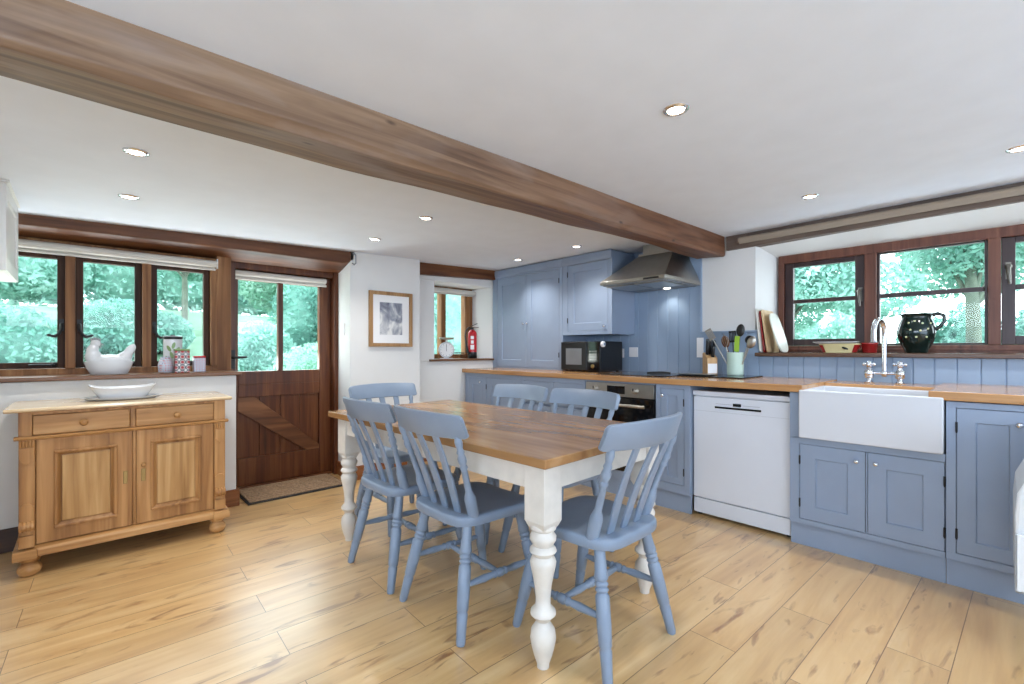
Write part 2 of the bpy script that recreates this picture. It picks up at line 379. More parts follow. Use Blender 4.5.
# face mapping for joinery: (u along the width, v up, w outwards) -> world
def face_x(x):      # front that looks towards -X (sink wall run); u = -Y
    return lambda u, v, w: (x-w, -u, v)
def face_y(y):      # front that looks towards -Y (door wall); u = X
    return lambda u, v, w: (u, y-w, v)
def fbox(mb, F, u0, v0, u1, v1, w0, w1):
    a = F(u0, v0, w0); b = F(u1, v1, w1)
    mb.box(min(a[0], b[0]), min(a[1], b[1]), min(a[2], b[2]), max(a[0], b[0]), max(a[1], b[1]), max(a[2], b[2])); return mb
def shaker(mb, F, u0, v0, u1, v1, rail=.065, t=.02, depth=.009, step=.005, w=0.0, raised=False):
    """framed door leaf: flat frame, sunk flat panel"""
    def ring(u0, v0, u1, v1, w): return [mb.bm.verts.new(F(u, v, w)) for u, v in ((u0, v0), (u1, v0), (u1, v1), (u0, v1))]
    R = [ring(u0, v0, u1, v1, w-t), ring(u0, v0, u1, v1, w), ring(u0+rail, v0+rail, u1-rail, v1-rail, w),
         ring(u0+rail+step, v0+rail+step, u1-rail-step, v1-rail-step, w-depth)]
    if raised:
        R.append(ring(u0+rail+step+.022, v0+rail+step+.022, u1-rail-step-.022, v1-rail-step-.022, w-depth+.004))
    for a, b in zip(R, R[1:]):
        for i in range(4): mb.bm.faces.new((a[i], a[(i+1) % 4], b[(i+1) % 4], b[i]))
    mb.bm.faces.new(R[-1]); mb.bm.faces.new(R[0])
    return mb
def hinge(F, u, v, parent, L=.045):
    mb = MB(); p = F(u, v, .004); q = F(u, v+L, .004); mb.cyl(p, q, .0045, n=8)
    mb.cyl(F(u, v-.006, .004), p, .003, n=8)
    return mb.build('hinge', 'iron', parent)
def knob(F, u, v, parent, mat='chrome', r=.013, w0=0.0):
    p = Vector(F(u, v, w0)); d = Vector(F(u, v, w0+1))-p
    return MB().lathe([(r*.55, 0), (r*.45, r*.6), (r*.6, r*.9), (r, r*1.4), (r*1.02, r*1.8), (r*.7, r*2.25), (.0005, r*2.35)], p, d, 14).build('knob', mat, parent, True)

# ================================================================== THE SETTING
struct(MB().box(-2.6, -2.6, -.08, 3.95, 4.32, 0).build('floor', 'floor'))
# ceiling: a gently uneven plaster skin
mb = MB(); xs = [-2.6+i*.25 for i in range(28)]; ys = [-2.6+i*.25 for i in range(29)]
lo = [[mb.bm.verts.new((x, y, zc(x, y))) for y in ys] for x in xs]; hi = [[mb.bm.verts.new((x, y, 2.35)) for y in ys] for x in xs]
for i in range(len(xs)-1):
    for j in range(len(ys)-1):
        mb.bm.faces.new((lo[i][j], lo[i][j+1], lo[i+1][j+1], lo[i+1][j])); mb.bm.faces.new((hi[i][j], hi[i+1][j], hi[i+1][j+1], hi[i][j+1]))
for j in range(len(ys)-1):
    for i in (0, len(xs)-1): mb.bm.faces.new((lo[i][j], lo[i][j+1], hi[i][j+1], hi[i][j]))
for i in range(len(xs)-1):
    for j in (0, len(ys)-1): mb.bm.faces.new((lo[i][j], lo[i+1][j], hi[i+1][j], hi[i][j]))
struct(mb.build('ceiling', 'ceil', smooth=True))

# back wall (door wall): apron under the long window, skin above the door, pillar, far recess with its little window
mb = MB()
mb.box(-.62, 3.77, 0, .80, 4.2, .94)
mb.box(-.62, 4.145, 1.80, 1.69, 4.32, 2.2)
mb.box(-.62, 4.0, .94, -.52, 4.3, 1.8)
mb.prism([(1.658, 3.80), (2.345, 3.80), (2.345, 4.34), (1.692, 4.34), (1.678, 4.10)], 0, 2.2)
mb.box(2.345, 3.97, 0, 3.95, 4.36, 1.005)
mb.box(2.345, 3.97, 1.005, 2.62, 4.36, 1.83)
mb.prism([(3.395, 3.97), (3.95, 3.97), (3.95, 4.36), (3.345, 4.36)], 1.005, 1.83)
mb.box(2.345, 3.97, 1.83, 3.95, 4.36, 2.2)
struct(mb.build('wall_back', 'wall', bevel=.006, angle=60))
# right wall (sink wall)
mb = MB()
mb.box(3.78, -2.6, 0, 4.22, 1.30, 1.072)
mb.prism([(3.78, 1.30), (4.22, 1.21), (4.22, 3.975), (3.78, 3.975)], 0, 2.2)
mb.prism([(3.78, 1.93), (4.22, 1.83), (4.22, 2.25), (3.78, 2.25)], -2.6, 1.30, 'xz')
mb.box(3.78, -2.6, 1.072, 4.22, -.66, 1.93)
struct(mb.build('wall_right', 'wall'))
# left wall beside the cupboard, and further round behind the camera with openings added to let in fill light
struct(MB().box(-.74, 2.3, 0, -.62, 4.3, 2.2).build('wall_left', 'wall'))
mb = MB(); mb.box(-2.6, 2.3, 0, -.74, 2.42, 2.2); mb.box(-2.62, 1.2, 0, -2.5, 2.3, 2.2); mb.box(-2.62, -2.6, 0, -2.5, -1.8, 2.2); mb.box(-2.62, -1.8, 2.05, -2.5, 1.2, 2.2); mb.box(-2.62, -1.8, 0, -2.5, 1.2, 1.5)
struct(mb.build('wall_side', 'wall'))
mb = MB(); mb.box(-2.6, -2.62, 0, -.9, -2.5, 2.2); mb.box(2.7, -2.62, 0, 4.2, -2.5, 2.2); mb.box(-.9, -2.62, 2.05, 2.7, -2.5, 2.2); mb.box(-.9, -2.62, 0, 2.7, -2.5, 1.5)
struct(mb.build('wall_near', 'wall'))

# ---- beams
def old_beam(name, x0, x1, yA, yB, zb_near, zb_far, nx, wob, mat, chamfer=.02):
    mb = MB(); rs = []; rnd = random.Random(3)
    ph = [rnd.uniform(0, 6) for _ in range(8)]
    for i in range(nx+1):
        x = x0+(x1-x0)*i/nx
        w = lambda k: wob*(math.sin(1.7*x+ph[k])*.6+math.sin(4.1*x+ph[k+1])*.3+math.sin(9.7*x+ph[k+2])*.14)
        top = zc(x, (yA+yB)/2)+.012
        a, b = zb_near(x)+w(0)*.5, zb_far(x)+w(1)
        c = chamfer*(1+.5*math.sin(3*x))
        rs.append([(x, yA+w(2)*.4, top), (x, yA+w(3)*.6, a+c), (x, yA+c*.9+w(3)*.5, a), (x, (yA+yB)/2+w(2), (a+b)/2+.002), (x, yB-c*.5, b), (x, yB+w(4)*.4, b+c), (x, yB+w(5)*.3, top)])
    mb.rings(rs); return mb.build(name, mat, smooth=False, bevel=.004, angle=40)
struct(old_beam('trim_1', -2.5, 3.735, 1.512, 1.745, lambda x: 1.795+.0178*x, lambda x: 1.812+.0190*x, 60, .014, 'beam'))
# lintel beam over the long window and door (slightly bowed underside, chopped end)
mb = MB(); rs = []
for i in range(25):
    x = -.61+(1.69+.61)*i/24
    t = zc(x, 3.8)+.01; b = 1.838+.0105*x+.006*math.sin(2*x)
    if x > 1.60: b += (x-1.60)*.32
    rs.append([(x, 3.80, t), (x, 3.80, b+.008), (x, 3.808, b), (x, 4.075, min(b, 1.86)-.045), (x, 4.13, min(b, 1.86)-.03), (x, 4.13, t)])
mb.rings(rs); struct(mb.build('trim_2', 'lintel', bevel=.003))
# short beam over the little window
mb = MB(); rs = []
for i in range(9):
    x = 2.35+(3.395-2.35)*i/8
    rs.append([(x, 3.91, zc(x, 3.9)+.01), (x, 3.912, 1.868+(x-2.44)*.046), (x, 3.968, 1.868+(x-2.44)*.046), (x, 3.968, zc(x, 3.9)+.01)])
mb.rings(rs); struct(mb.build('trim_3', 'lintel', bevel=.003))
# grey lintel over the sink window
struct(MB().prism([(1.508, 1.915), (1.508, 2.06), (-2.5, 2.11), (-2.5, 1.968)], 3.745, 3.86, 'yz').build('trim_4', 'lintel_y', bevel=.004))
# painted panelling behind the worktop
def boards(mb, y0, y1, z0, z1, pitch=.098, x=3.780, t=.014):
    n = max(1, round((y1-y0)/pitch)); p = (y1-y0)/n
    for i in range(n):
        a, b = y0+i*p, y0+(i+1)*p; g = .004
        mb.prism([(x, a), (x-t+.005, a), (x-t, a+g), (x-t, b-g), (x-t+.005, b), (x, b)], z0, z1)
mb = MB(); boards(mb, 1.722, 3.0, .90, 2.02); boards(mb, 1.27, 1.722, .90, 1.258); boards(mb, -1.2, 1.27, .90, 1.073)
struct(mb.build('trim_5', 'panel_blue'))
mb = MB(); mb.box(3.752, 1.27, 1.258, 3.781, 1.722, 1.272); mb.box(3.758, 1.715, 1.258, 3.781, 1.735, 1.99)
struct(mb.build('trim_6', 'panel_blue', bevel=.002))
# skirtings
mb = MB(); mb.box(.80, 3.755, 0, .818, 4.05, .12); mb.box(.70, 3.752, 0, .818, 3.77, .12)
struct(mb.build('baseboard_corner', 'skirt', bevel=.004))
struct(MB().box(-.61, 3.752, 0, .70, 3.77, .13).build('baseboard_back', 'skirt_d', bevel=.004))
mb = MB(); mb.prism([(1.642, 3.785), (1.658, 3.785), (1.69, 4.18), (1.672, 4.18)], 0, .12); mb.box(1.645, 3.782, 0, 2.36, 3.80, .12); mb.box(2.345, 3.95, 0, 3.0, 3.97, .12)
struct(mb.build('baseboard_pillar', 'skirt', bevel=.004))

# ---- window 1: three casements over the pine cabinet
def frame_ring(mb, x0, z0, x1, z1, w, y0, y1, F=None):
    mb.box(x0, y0, z0, x0+w, y1, z1); mb.box(x1-w, y0, z0, x1, y1, z1); mb.box(x0+w, y0, z0, x1-w, y1, z0+w); mb.box(x0+w, y0, z1-w, x1-w, y1, z1)
mb = MB()
mb.box(-.52, 4.0, .955, .72, 4.14, 1.004); mb.box(-.52, 4.0, 1.728, .72, 4.14, 1.80)
for a, b in ((-.52, -.47), (-.088, -.042), (.288, .335), (.682, .72)): mb.box(a, 3.985, 1.004, b, 4.14, 1.728)
mb.box(.72, 4.0, .955, .815, 4.16, 1.845)
w1 = struct(mb.build('window_1', 'frame_x', bevel=.003))
def lever(parent, x, z, y, s=1):
    m = MB(); m.box(x-.011, y-.006, z-.03, x+.011, y, z+.045)
    m.tube([(x, y-.006, z+.012), (x, y-.03, z+.01), (x, y-.036, z-.02), (x+s*.012, y-.036, z-.05), (x+s*.03, y-.036, z-.066), (x+s*.055, y-.036, z-.06)], [.008, .008, .008, .009, .010, .007], 8)
    m.ell((x+s*.055, y-.036, z-.058), (.011, .009, .009), n=8)
    m.build('window_handle', 'iron', parent, True)
for i, (a, b, hx, s) in enumerate(((-.47, -.088, -.105, -1), (-.042, .288, -.022, 1), (.335, .682, .357, 1))):
    m = MB(); frame_ring(m, a, 1.006, b, 1.726, .037, 4.035, 4.085)
    c = m.build('casement', 'sash', w1, bevel=.003)
    lever(c, hx, 1.27, 4.035, s)
    MB().box(a+.03, 4.058, 1.036, b-.03, 4.062, 1.696).build('pane', 'glass', c)
    m = MB()                                   # casement stay along the bottom rail
    m.tube([(b-.05, 4.02, 1.028), (b-.13, 4.012, 1.03), (b-.16, 4.02, 1.026)], .006, 6); m.ell((b-.05, 4.02, 1.03), (.014, .010, .014), n=8)
    m.build('window_stay', 'iron', c, True)
MB().box(-.62, 3.722, .941, .828, 4.0, .966).build('window_board', 'sill', w1, bevel=.006, seg=3)

# ---- door 1: half-glazed ledged and braced door
mb = MB(); mb.box(.815, 4.10, 0, .865, 4.28, 1.93); mb.box(1.642, 4.10, 0, 1.69, 4.28, 1.93); mb.box(.865, 4.12, 1.765, 1.642, 4.28, 1.93); mb.box(.865, 4.15, 0, 1.642, 4.28, .018)
d1 = struct(mb.build('door_1', 'door', bevel=.003))
m = MB(); Y0, Y1 = 4.19, 4.24
m.box(.866, Y0, .02, .902, Y1, 1.762); m.box(1.543, Y0, .02, 1.641, Y1, 1.762)
m.box(.902, Y0, 1.688, 1.543, Y1, 1.762); m.box(.902, Y0, .838, 1.543, Y1, .946); m.box(.902, Y0, .02, 1.543, Y1, .24); m.box(1.201, Y0, .946, 1.241, Y1, 1.688)
m.box(.902, Y0, .735, 1.543, Y1, .8385)
leaf = m.build('door_leaf', 'door', d1, bevel=.004)
m = MB(); n = 4
for i in range(n):
    a = .902+(1.543-.902)*i/n; b = .902+(1.543-.902)*(i+1)/n
    m.box(a+.002, 4.214, .235, b-.002, 4.236, .742)
m.box(.90, 4.225, .23, 1.545, 4.234, .93)
m.build('door_board', 'door', leaf, bevel=.003)
m = MB(); m.prism([(.902, .735), (.902, .625), (1.43, .24), (1.543, .24), (1.543, .275), (1.02, .735)], 4.192, 4.213, 'xz'); m.build('door_brace', 'lintel', leaf, bevel=.003)
for a, b in ((.9, 1.204), (1.238, 1.545)): MB().box(a, 4.212, .944, b, 4.217, 1.690).build('door_pane', 'glass', leaf)
m = MB(); m.box(.822, 4.078, .975, .858, 4.10, 1.12); m.tube([(.838, 4.09, 1.06), (.838, 4.05, 1.06), (.85, 4.04, 1.062), (.93, 4.045, 1.064)], [.012, .011, .010, .008], 8)
m.build('door_handle', 'iron', d1, True)
m = MB(); m.cyl((.845, 4.15, 1.735), (1.585, 4.15, 1.735), .022, n=16); m.box(.875, 4.168, 1.69, 1.59, 4.172, 1.735); m.cyl((.872, 4.168, 1.695), (1.595, 4.168, 1.695), .010, n=10)
m.build('door_blind', 'blind', d1, True)

# ---- window 2: long window over the sink
mb = MB(); X0, X1 = 4.06, 4.16
mb.box(X0, -.66, 1.10, X1, 1.225, 1.152); mb.box(X0, -.66, 1.803, X1, 1.225, 1.872)
for a, b in ((1.186, 1.225), (.604, .672), (.006, .062), (-.66, -.61)): mb.box(X0-.004, a, 1.152, X1, b, 1.805)
mb.box(X0-.012, -.66, 1.115, X0+.005, 1.225, 1.130)
w2 = struct(mb.build('window_2', 'frame_r', bevel=.003))
def sash_r(a, b, za, zb, rail, name='sash'):
    m = MB()
    m.box(4.085, a, za, 4.13, a+rail, zb); m.box(4.085, b-rail, za, 4.13, b, zb); m.box(4.085, a+rail, za, 4.13, b-rail, za+rail*.9); m.box(4.085, a+rail, zb-rail*.6, 4.13, b-rail, zb)
    m.box(4.092, a+rail, 1.485, 4.122, b-rail, 1.515)
    s = m.build(name, 'sash_r', w2, bevel=.003)
    for u, v in ((za+rail*.8, 1.49), (1.51, zb-rail*.5)): MB().box(4.105, a+rail*.8, u, 4.109, b-rail*.8, v).build('pane', 'glass', s)
    return s
s1 = sash_r(.673, 1.185, 1.153, 1.802, .058); s2 = sash_r(.063, .603, 1.153, 1.802, .014); s3 = sash_r(-.609, .005, 1.153, 1.802, .058)
def catch(par, y, z):
    m = MB(); m.box(4.076, y-.012, z-.05, 4.086, y+.012, z+.05); m.tube([(4.076, y, z+.02), (4.05, y, z+.02), (4.045, y, z-.01), (4.047, y-.006, z-.085)], [.009, .009, .010, .006], 8); m.ell((4.06, y, z+.022), (.016, .016, .016), n=8)
    m.build('window_catch', 'pewter', par, True)
catch(s3, -.024, 1.60); catch(s1, .70, 1.52)
m = MB(); m.tube([(4.07, -.10, 1.165), (4.055, -.25, 1.17), (4.06, -.32, 1.175)], .007, 6); m.build('window_stay', 'pewter', s3, True)
m = MB(); m.box(3.715, -.9, 1.072, 4.06, 1.285, 1.100); m.build('window_board', 'sill_y', w2, bevel=.005, seg=3)

# ---- window 3: little window in the far recess
mb = MB(); mb.box(2.62, 4.28, 1.02, 3.352, 4.36, 1.072); mb.box(2.62, 4.28, 1.77, 3.352, 4.36, 1.832)
for a, b in ((2.62, 2.66), (2.911, 2.973), (3.245, 3.352)): mb.box(a, 4.275, 1.072, b, 4.36, 1.77)
w3 = struct(mb.build('window_3', 'frame_x', bevel=.003))
for a, b in ((2.658, 2.913), (2.971, 3.247)): MB().box(a, 4.318, 1.07, b, 4.322, 1.772).build('pane', 'glass', w3)
MB().box(2.555, 3.935, 1.005, 3.40, 4.28, 1.026).build('window_board', 'sill', w3, bevel=.004)
m = MB(); m.tube([(3.03, 4.265, 1.085), (3.14, 4.258, 1.088), (3.22, 4.266, 1.084)], .006, 6); m.build('window_stay', 'iron', w3, True)

# ================================================================== DINING TABLE AND CHAIRS
t = thing('dining_table', 'long farmhouse dining table with scrubbed wood top and cream turned legs', 'table', (1.10, 1.02, 0))
TX0, TX1, TY0, TY1 = 1.10, 1.99, 1.02, 2.72
m = MB(); m.box(TX0, TY0, .727, TX1, TY1, .759)
m.build('tabletop', 'table_top', t, bevel=.004, seg=3)
LEG = [(TX0+.09, TY0+.088), (TX1-.09, TY0+.088), (TX0+.09, TY1-.09), (TX1-.09, TY1-.09)]
m = MB(); lx0, lx1, ly0, ly1 = TX0+.09, TX1-.09, TY0+.088, TY1-.09
m.box(lx0-.034, ly0+.046, .628, lx0-.010, ly1-.046, .727); m.box(lx1+.010, ly0+.046, .628, lx1+.034, ly1-.046, .727)
m.box(lx0+.046, ly0-.034, .628, lx1-.046, ly0-.010, .727); m.box(lx0+.046, ly1+.010, .628, lx1-.046, ly1+.034, .727)
m.build('apron', 'cream', t, bevel=.003)
prof = [(.021, 0), (.024, .012), (.032, .045), (.037, .075), (.0405, .105), (.038, .135), (.028, .158), (.026, .166), (.031, .178), (.040, .192), (.039, .204), (.028, .222),
        (.0275, .25), (.030, .29), (.0355, .335), (.0395, .362), (.041, .378), (.038, .392), (.033, .400), (.038, .409), (.042, .418), (.040, .427), (.033, .436), (.036, .446), (.041, .458), (.0415, .47), (.036, .484), (.034, .49), (.040, .496), (.041, .504), (.038, .512)]
for x, y in LEG:
    m = MB(); m.lathe([(max(.02, .035+(r-.035)*1.4)*1.08, h*.985) for r, h in prof], (x, y, 0), n=24); lg = m.build('leg', 'cream', t, True)
    m = MB(); w = .0475
    m.rings([[(x+sx*q, y+sy*q, z) for sx, sy in ((-1, -1), (1, -1), (1, 1), (-1, 1))] for q, z in ((.030, .486), (.040, .502), (w, .520), (w, .727))])
    m.build('leg_block', 'cream', lg, bevel=.003)
t.rotation_euler = (0, 0, math.radians(1.7))

def build_chair():
    r = thing('dining_chair', '', 'chair', (0, 0, 0), 'blue slat-back chairs around the table')
    # seat: broad shaped plank
    out = []
    n = 48
    for k in range(n):
        a = 2*PI*k/n; c, s_ = math.cos(a), math.sin(a); e = .42
        x = math.copysign(abs(c)**e, c); y = math.copysign(abs(s_)**e, s_)
        out.append((x*(.205+.012*y), y*.208-(.012 if y > .9 else 0)*(1-abs(x))))
    m = MB()
    def ring(k, z): return [(x*k, y*k, z) for x, y in out]
    m.rings([ring(.93, .419), ring(.985, .423), ring(1, .433), ring(1, .450), ring(.985, .459), ring(.95, .4625), ring(.72, .457), ring(.35, .452)])
    m.build('seat', 'chair', r, True)
    # splayed turned legs
    lp = lambda L: [(.0150, 0), (.0180, .012), (.0195, L*.16), (.0215, L*.24), (.0185, L*.26), (.0225, L*.275), (.0250, L*.42), (.0245, L*.62), (.0185, L*.645), (.0235, L*.66), (.0235, L*.672), (.0185, L*.685), (.0235, L*.70), (.0235, L*.712), (.0185, L*.725), (.0235, L*.74), (.0245, L*.755), (.0215, L*.80), (.0195, L*.97), (.019, L)]
    legs = {}
    for sx in (-1, 1):
        for f, (fx, fy, tx, ty) in {'r': (.215, -.222, .145, -.135), 'f': (.20, .235, .150, .140)}.items():
            a = Vector((sx*fx, fy, 0)); b = Vector((sx*tx, ty, .432)); L = (b-a).length
            legs[(sx, f)] = (a, b); MB().lathe(lp(L), a, b-a, 14).build('leg', 'chair', r, True)
    def on(k, z): a, b = legs[k]; return a+(b-a)*(z/b.z)
    sp = lambda L: [(.009, 0), (.0105, L*.06), (.0155, L*.28), (.012, L*.40), (.0165, L*.415), (.0165, L*.43), (.0125, L*.445), (.018, L*.47), (.018, L*.53), (.0125, L*.555), (.0165, L*.57), (.0165, L*.585), (.012, L*.60), (.0155, L*.72), (.0105, L*.94), (.009, L)]
    mids = []
    for sx in (-1, 1):
        a = on((sx, 'r'), .20); b = on((sx, 'f'), .185); L = (b-a).length
        MB().lathe(sp(L), a, b-a, 12).build('stretcher', 'chair', r, True); mids.append((a+b)/2)
    a, b = mids; MB().lathe(sp((b-a).length), a, b-a, 12).build('stretcher', 'chair', r, True)
    # curved comb rail
    def rail_y(u): return -.286+.058*(u/.245)**2
    m = MB(); rs = []
    half = [0, .03, .06, .09, .12, .15, .18, .205, .222, .230, .235, .239, .2425, .2455, .248, .2495, .25]
    for u in [-v for v in reversed(half[1:])]+half:
        e = abs(u)/.25
        cut = .0 if e < .92 else .020*(1-math.sqrt(max(0, 1-((e-.92)/.08)**2)))
        top = .883-.008*e*e-cut; bot = .783+.002*e*e+cut*.45
        y = rail_y(u); ny = 2*.058*u/.245**2; nl = math.hypot(1, ny); dx, dy = -ny/nl, 1/nl; h = .0105
        lean = .012
        rs.append([(u-dx*h, y-dy*h+lean, bot+.004), (u-dx*h, y-dy*h-lean, top-.004), (u-dx*h*.5, y-dy*h*.5-lean, top), (u+dx*h*.5, y+dy*h*.5-lean, top), (u+dx*h, y+dy*h-lean, top-.004), (u+dx*h, y+dy*h+lean, bot+.004), (u+dx*h*.5, y+dy*h*.5+lean, bot), (u-dx*h*.5, y-dy*h*.5+lean, bot)])
    m.rings(rs); m.build('top_rail', 'chair', r, True)
    # three flat bent slats
    for u in (-.105, 0, .105):
        ub = u*.82; y1 = rail_y(u)+.010; y0 = -.140
        rs = []
        for k in range(13):
            q = k/12; x = ub+(u-ub)*q; z = .452+(.792-.452)*q; y = y0+(y1-y0)*q+.008*math.sin(PI*q)
            w = .0195+.004*math.sin(PI*min(1, q*1.5))*(1-q*.3); tt = .0065
            rs.append([(x-w, y-tt*.6, z), (x-w*.6, y-tt, z), (x+w*.6, y-tt, z), (x+w, y-tt*.6, z), (x+w, y+tt*.6, z), (x+w*.6, y+tt, z), (x-w*.6, y+tt, z), (x-w, y+tt*.6, z)])
        MB().rings(rs).build('slat', 'chair', r, True)
    # two outer posts: arrow-shaped foot, turned rings above
    for sx in (-1, 1):
        a = Vector((sx*.170, -.122, .452)); b = Vector((sx*.212, rail_y(.212)+.008, .794)); L = (b-a).length
        MB().lathe([(.022, 0), (.0235, L*.06), (.0235, L*.24), (.0185, L*.29), (.0135, L*.33), (.0125, L*.60), (.0165, L*.625), (.0125, L*.65), (.0125, L*.665), (.017, L*.70), (.0175, L*.74), (.0125, L*.785), (.016, L*.81), (.0115, L*.85), (.0145, L*.90), (.0155, L*.93), (.011, L)], a, b-a, 14).build('post', 'chair', r, True)
    return r
chair = build_chair()
G_CH = 'blue slat-back chairs around the table'
chair.location = (1.484, 1.115, 0); chair['label'] = 'blue slat-back chair at the table end nearest the dishwasher, its back to the camera'
dup(chair, (1.262, 1.615, 0), -PI/2, 'blue slat-back chair on the pine sideboard side, next to the near turned table leg')
dup(chair, (1.25, 2.135, 0), -PI/2, 'blue slat-back chair on the pine sideboard side, farther along towards the brown door')
dup(chair, (1.545, 2.74, 0), PI, 'blue slat-back chair at the far table end beneath the framed picture')
dup(chair, (1.92, 2.235, 0), PI/2, 'smaller-looking blue slat-back chair across the table in front of the drawers')
dup(chair, (1.925, 1.70, 0), PI/2, 'blue slat-back chair across the table standing in front of the oven')

# ================================================================== PINE SIDEBOARD
t = thing('sideboard', 'antique stripped pine sideboard with two drawers under the long window', 'sideboard', (.19, 3.5, 0))
F = face_y(3.30)
m = MB(); m.box(-.225, 3.31, .13, .625, 3.745, .811); m.build('carcass', 'pine', t)
m = MB()
m.box(-.225, 3.302, .145, -.178, 3.32, .68); m.box(.578, 3.302, .145, .625, 3.32, .68); m.box(.196, 3.300, .145, .210, 3.32, .675)
m.box(-.238, 3.292, .688, -.19, 3.32, .812); m.box(.58, 3.292, .688, .638, 3.32, .812); m.box(.186, 3.30, .688, .208, 3.32, .80); m.box(-.225, 3.296, .795, .625, 3.32, .813)
m.build('face_frame', 'pine', t, bevel=.002)
m = MB(); m.prism([(3.245, .819), (3.252, .815), (3.27, .812), (3.755, .812), (3.755, .834), (3.25, .834), (3.243, .826)], -.284, .666, 'yz'); m.build('top', 'pine_top', t, bevel=.002)
m = MB(); m.prism([(3.272, .681), (3.266, .686), (3.272, .692), (3.31, .692), (3.31, .674), (3.285, .674)], -.252, .652, 'yz'); m.build('waist_moulding', 'pine_x', t)
m = MB(); m.prism([(3.268, .094), (3.268, .126), (3.276, .136), (3.30, .146), (3.745, .146), (3.745, .094)], -.21, .61, 'yz'); m.box(-.256, 3.252, .092, -.17, 3.745, .136); m.box(.572, 3.252, .092, .656, 3.745, .136)
m.build('base_moulding', 'pine_x', t, bevel=.003)
for a, b in ((-.188, .184), (.210, .578)):
    m = MB(); m.box(a, 3.292, .694, b, 3.315, .794); d = m.build('drawer', 'pine_x', t, bevel=.004, seg=3)
    knob(F, (a+b)/2, .743, d, 'pine_x', .017, .008)
for a, b, kx in ((-.176, .194, .165), (.212, .576, .242)):
    m = MB(); shaker(m, F, a, .150, b, .672, .072, .02, .012, .016, .006, True); d = m.build('door', 'pine', t, bevel=.0015)
    m = MB(); F2 = F
    fbox(m, F, a+.062, .212, b-.062, .228, .004, .015); fbox(m, F, a+.062, .594, b-.062, .610, .004, .015); fbox(m, F, a+.062, .228, a+.078, .594, .004, .015); fbox(m, F, b-.078, .228, b-.062, .594, .004, .015)
    m.build('panel_moulding', 'pine', d, bevel=.005, seg=3)
    m = MB(); fbox(m, F, kx-.010, .385, kx+.010, .455, .006, .010); p = m.build('escutcheon', 'brass', d, bevel=.004)
    m = MB(); fbox(m, F, a+.092, .242, b-.092, .580, -.006, .001); m.build('field_panel', 'pine_pale', d, bevel=.008, seg=3)
    if kx > .2: knob(F, kx, .478, d, 'pine_x', .012, .006)
def pilaster(x0, x1):
    xc = (x0+x1)/2; w = (x1-x0)/2
    m = MB(); m.box(x0, 3.280, .146, x1, 3.32, .676)
    # fluted capital with a shield drop
    for i in range(5):
        x = x0+.006+(x1-x0-.012)*i/4; m.cyl((x, 3.278, .640), (x, 3.278, .672), .0055, n=8)
    m.prism([(x0+.002, .636), (x1-.002, .636), (x1-.002, .585), (x1-.012, .565), (xc, .552), (x0+.012, .565), (x0+.002, .585)], 3.270, 3.284, 'xz')
    # scroll foot
    m.prism([(x0+.002, .345), (xc-.01, .362), (xc+.01, .362), (x1-.002, .345), (x1-.002, .265), (x0+.002, .265)], 3.270, 3.284, 'xz')
    m.cyl((x0+.001, 3.272, .252), (x1-.001, 3.272, .252), .020, n=16)
    for i in range(4): 
        x = x0+.008+(x1-x0-.016)*i/3; m.cyl((x-.004, 3.270, .252), (x+.004, 3.270, .252), .025, n=16)
    m.box(x0, 3.268, .146, x1, 3.284, .205)
    m.build('pilaster', 'pine', t, bevel=.0015)
pilaster(-.236, -.180); pilaster(.580, .636)
for x in (-.20, .60):
    for y in (3.31, 3.69):
        MB().lathe([(.026, 0), (.038, .008), (.045, .026), (.043, .044), (.031, .058), (.027, .066), (.040, .076), (.042, .093)], (x, y, 0), n=22).build('foot', 'pine_x', t, True)

# ---- things on the sideboard and the window board
t = thing('platter', 'flat white oval platter lying on the pine sideboard under a dish', 'platter', (.165, 3.50, .8345))
m = MB(); m.lathe([(.10, 0), (.15, .003), (.178, .014), (.182, .017), (.150, .010), (.10, .007), (.001, .006)], (.165, 3.50, .8345), n=40, sx=1.02, sy=.60); m.build('platter_dish', 'ceramic', t, True)
t = thing('serving_dish', 'white rectangular serving dish with flared handles stacked on the oval platter', 'dish', (.165, 3.50, .8435))
m = MB(); rs = []
for k, z in ((.62, .8435), (.70, .8455), (.86, .8775), (1.0, .9035), (.985, .9055), (.84, .8815), (.66, .8515), (.2, .8505)):
    r = []
    for j in range(40):
        a = 2*PI*j/40; c, s_ = math.cos(a), math.sin(a); x = math.copysign(abs(c)**.55, c); y = math.copysign(abs(s_)**.55, s_)
        lift = .018*max(0, (k-.8)/.2)*abs(x)**4
        r.append((.165+x*.150*k, 3.50+y*.095*k, z+lift))
    rs.append(r)
m.rings(rs); m.build('dish_bowl', 'ceramic', t, True)

t = thing('hen_dish', 'white china hen-on-nest dish on the window board', 'dish', (.115, 3.85, .967))
m = MB(); rs = []
for k, z in ((.72, .967), (.76, .969), (.92, 1.01), (1.0, 1.043), (1.0, 1.05), (.9, 1.05), (.5, 1.048)):
    rs.append([(.115+.118*k*math.cos(2*PI*j/36), 3.85+.078*k*math.sin(2*PI*j/36), z) for j in range(36)])
m.rings(rs); m.build('nest_base', 'ceramic', t, True)
m = MB()
m.ell((.120, 3.85, 1.050), (.106, .064, .042)); m.ell((.040, 3.85, 1.078), (.040, .040, .048)); m.ell((.036, 3.85, 1.115), (.030, .030, .046), Euler((0, .25, 0)).to_matrix()); m.ell((.050, 3.85, 1.160), (.026, .022, .024))
m.ell((.188, 3.85, 1.075), (.042, .034, .034), Euler((0, -.5, 0)).to_matrix()); m.ell((.210, 3.85, 1.108), (.026, .018, .058), Euler((0, .5, 0)).to_matrix()); m.ell((.13, 3.800, 1.055), (.060, .020, .026))
o = m.build('hen_body', 'ceramic', t, True)
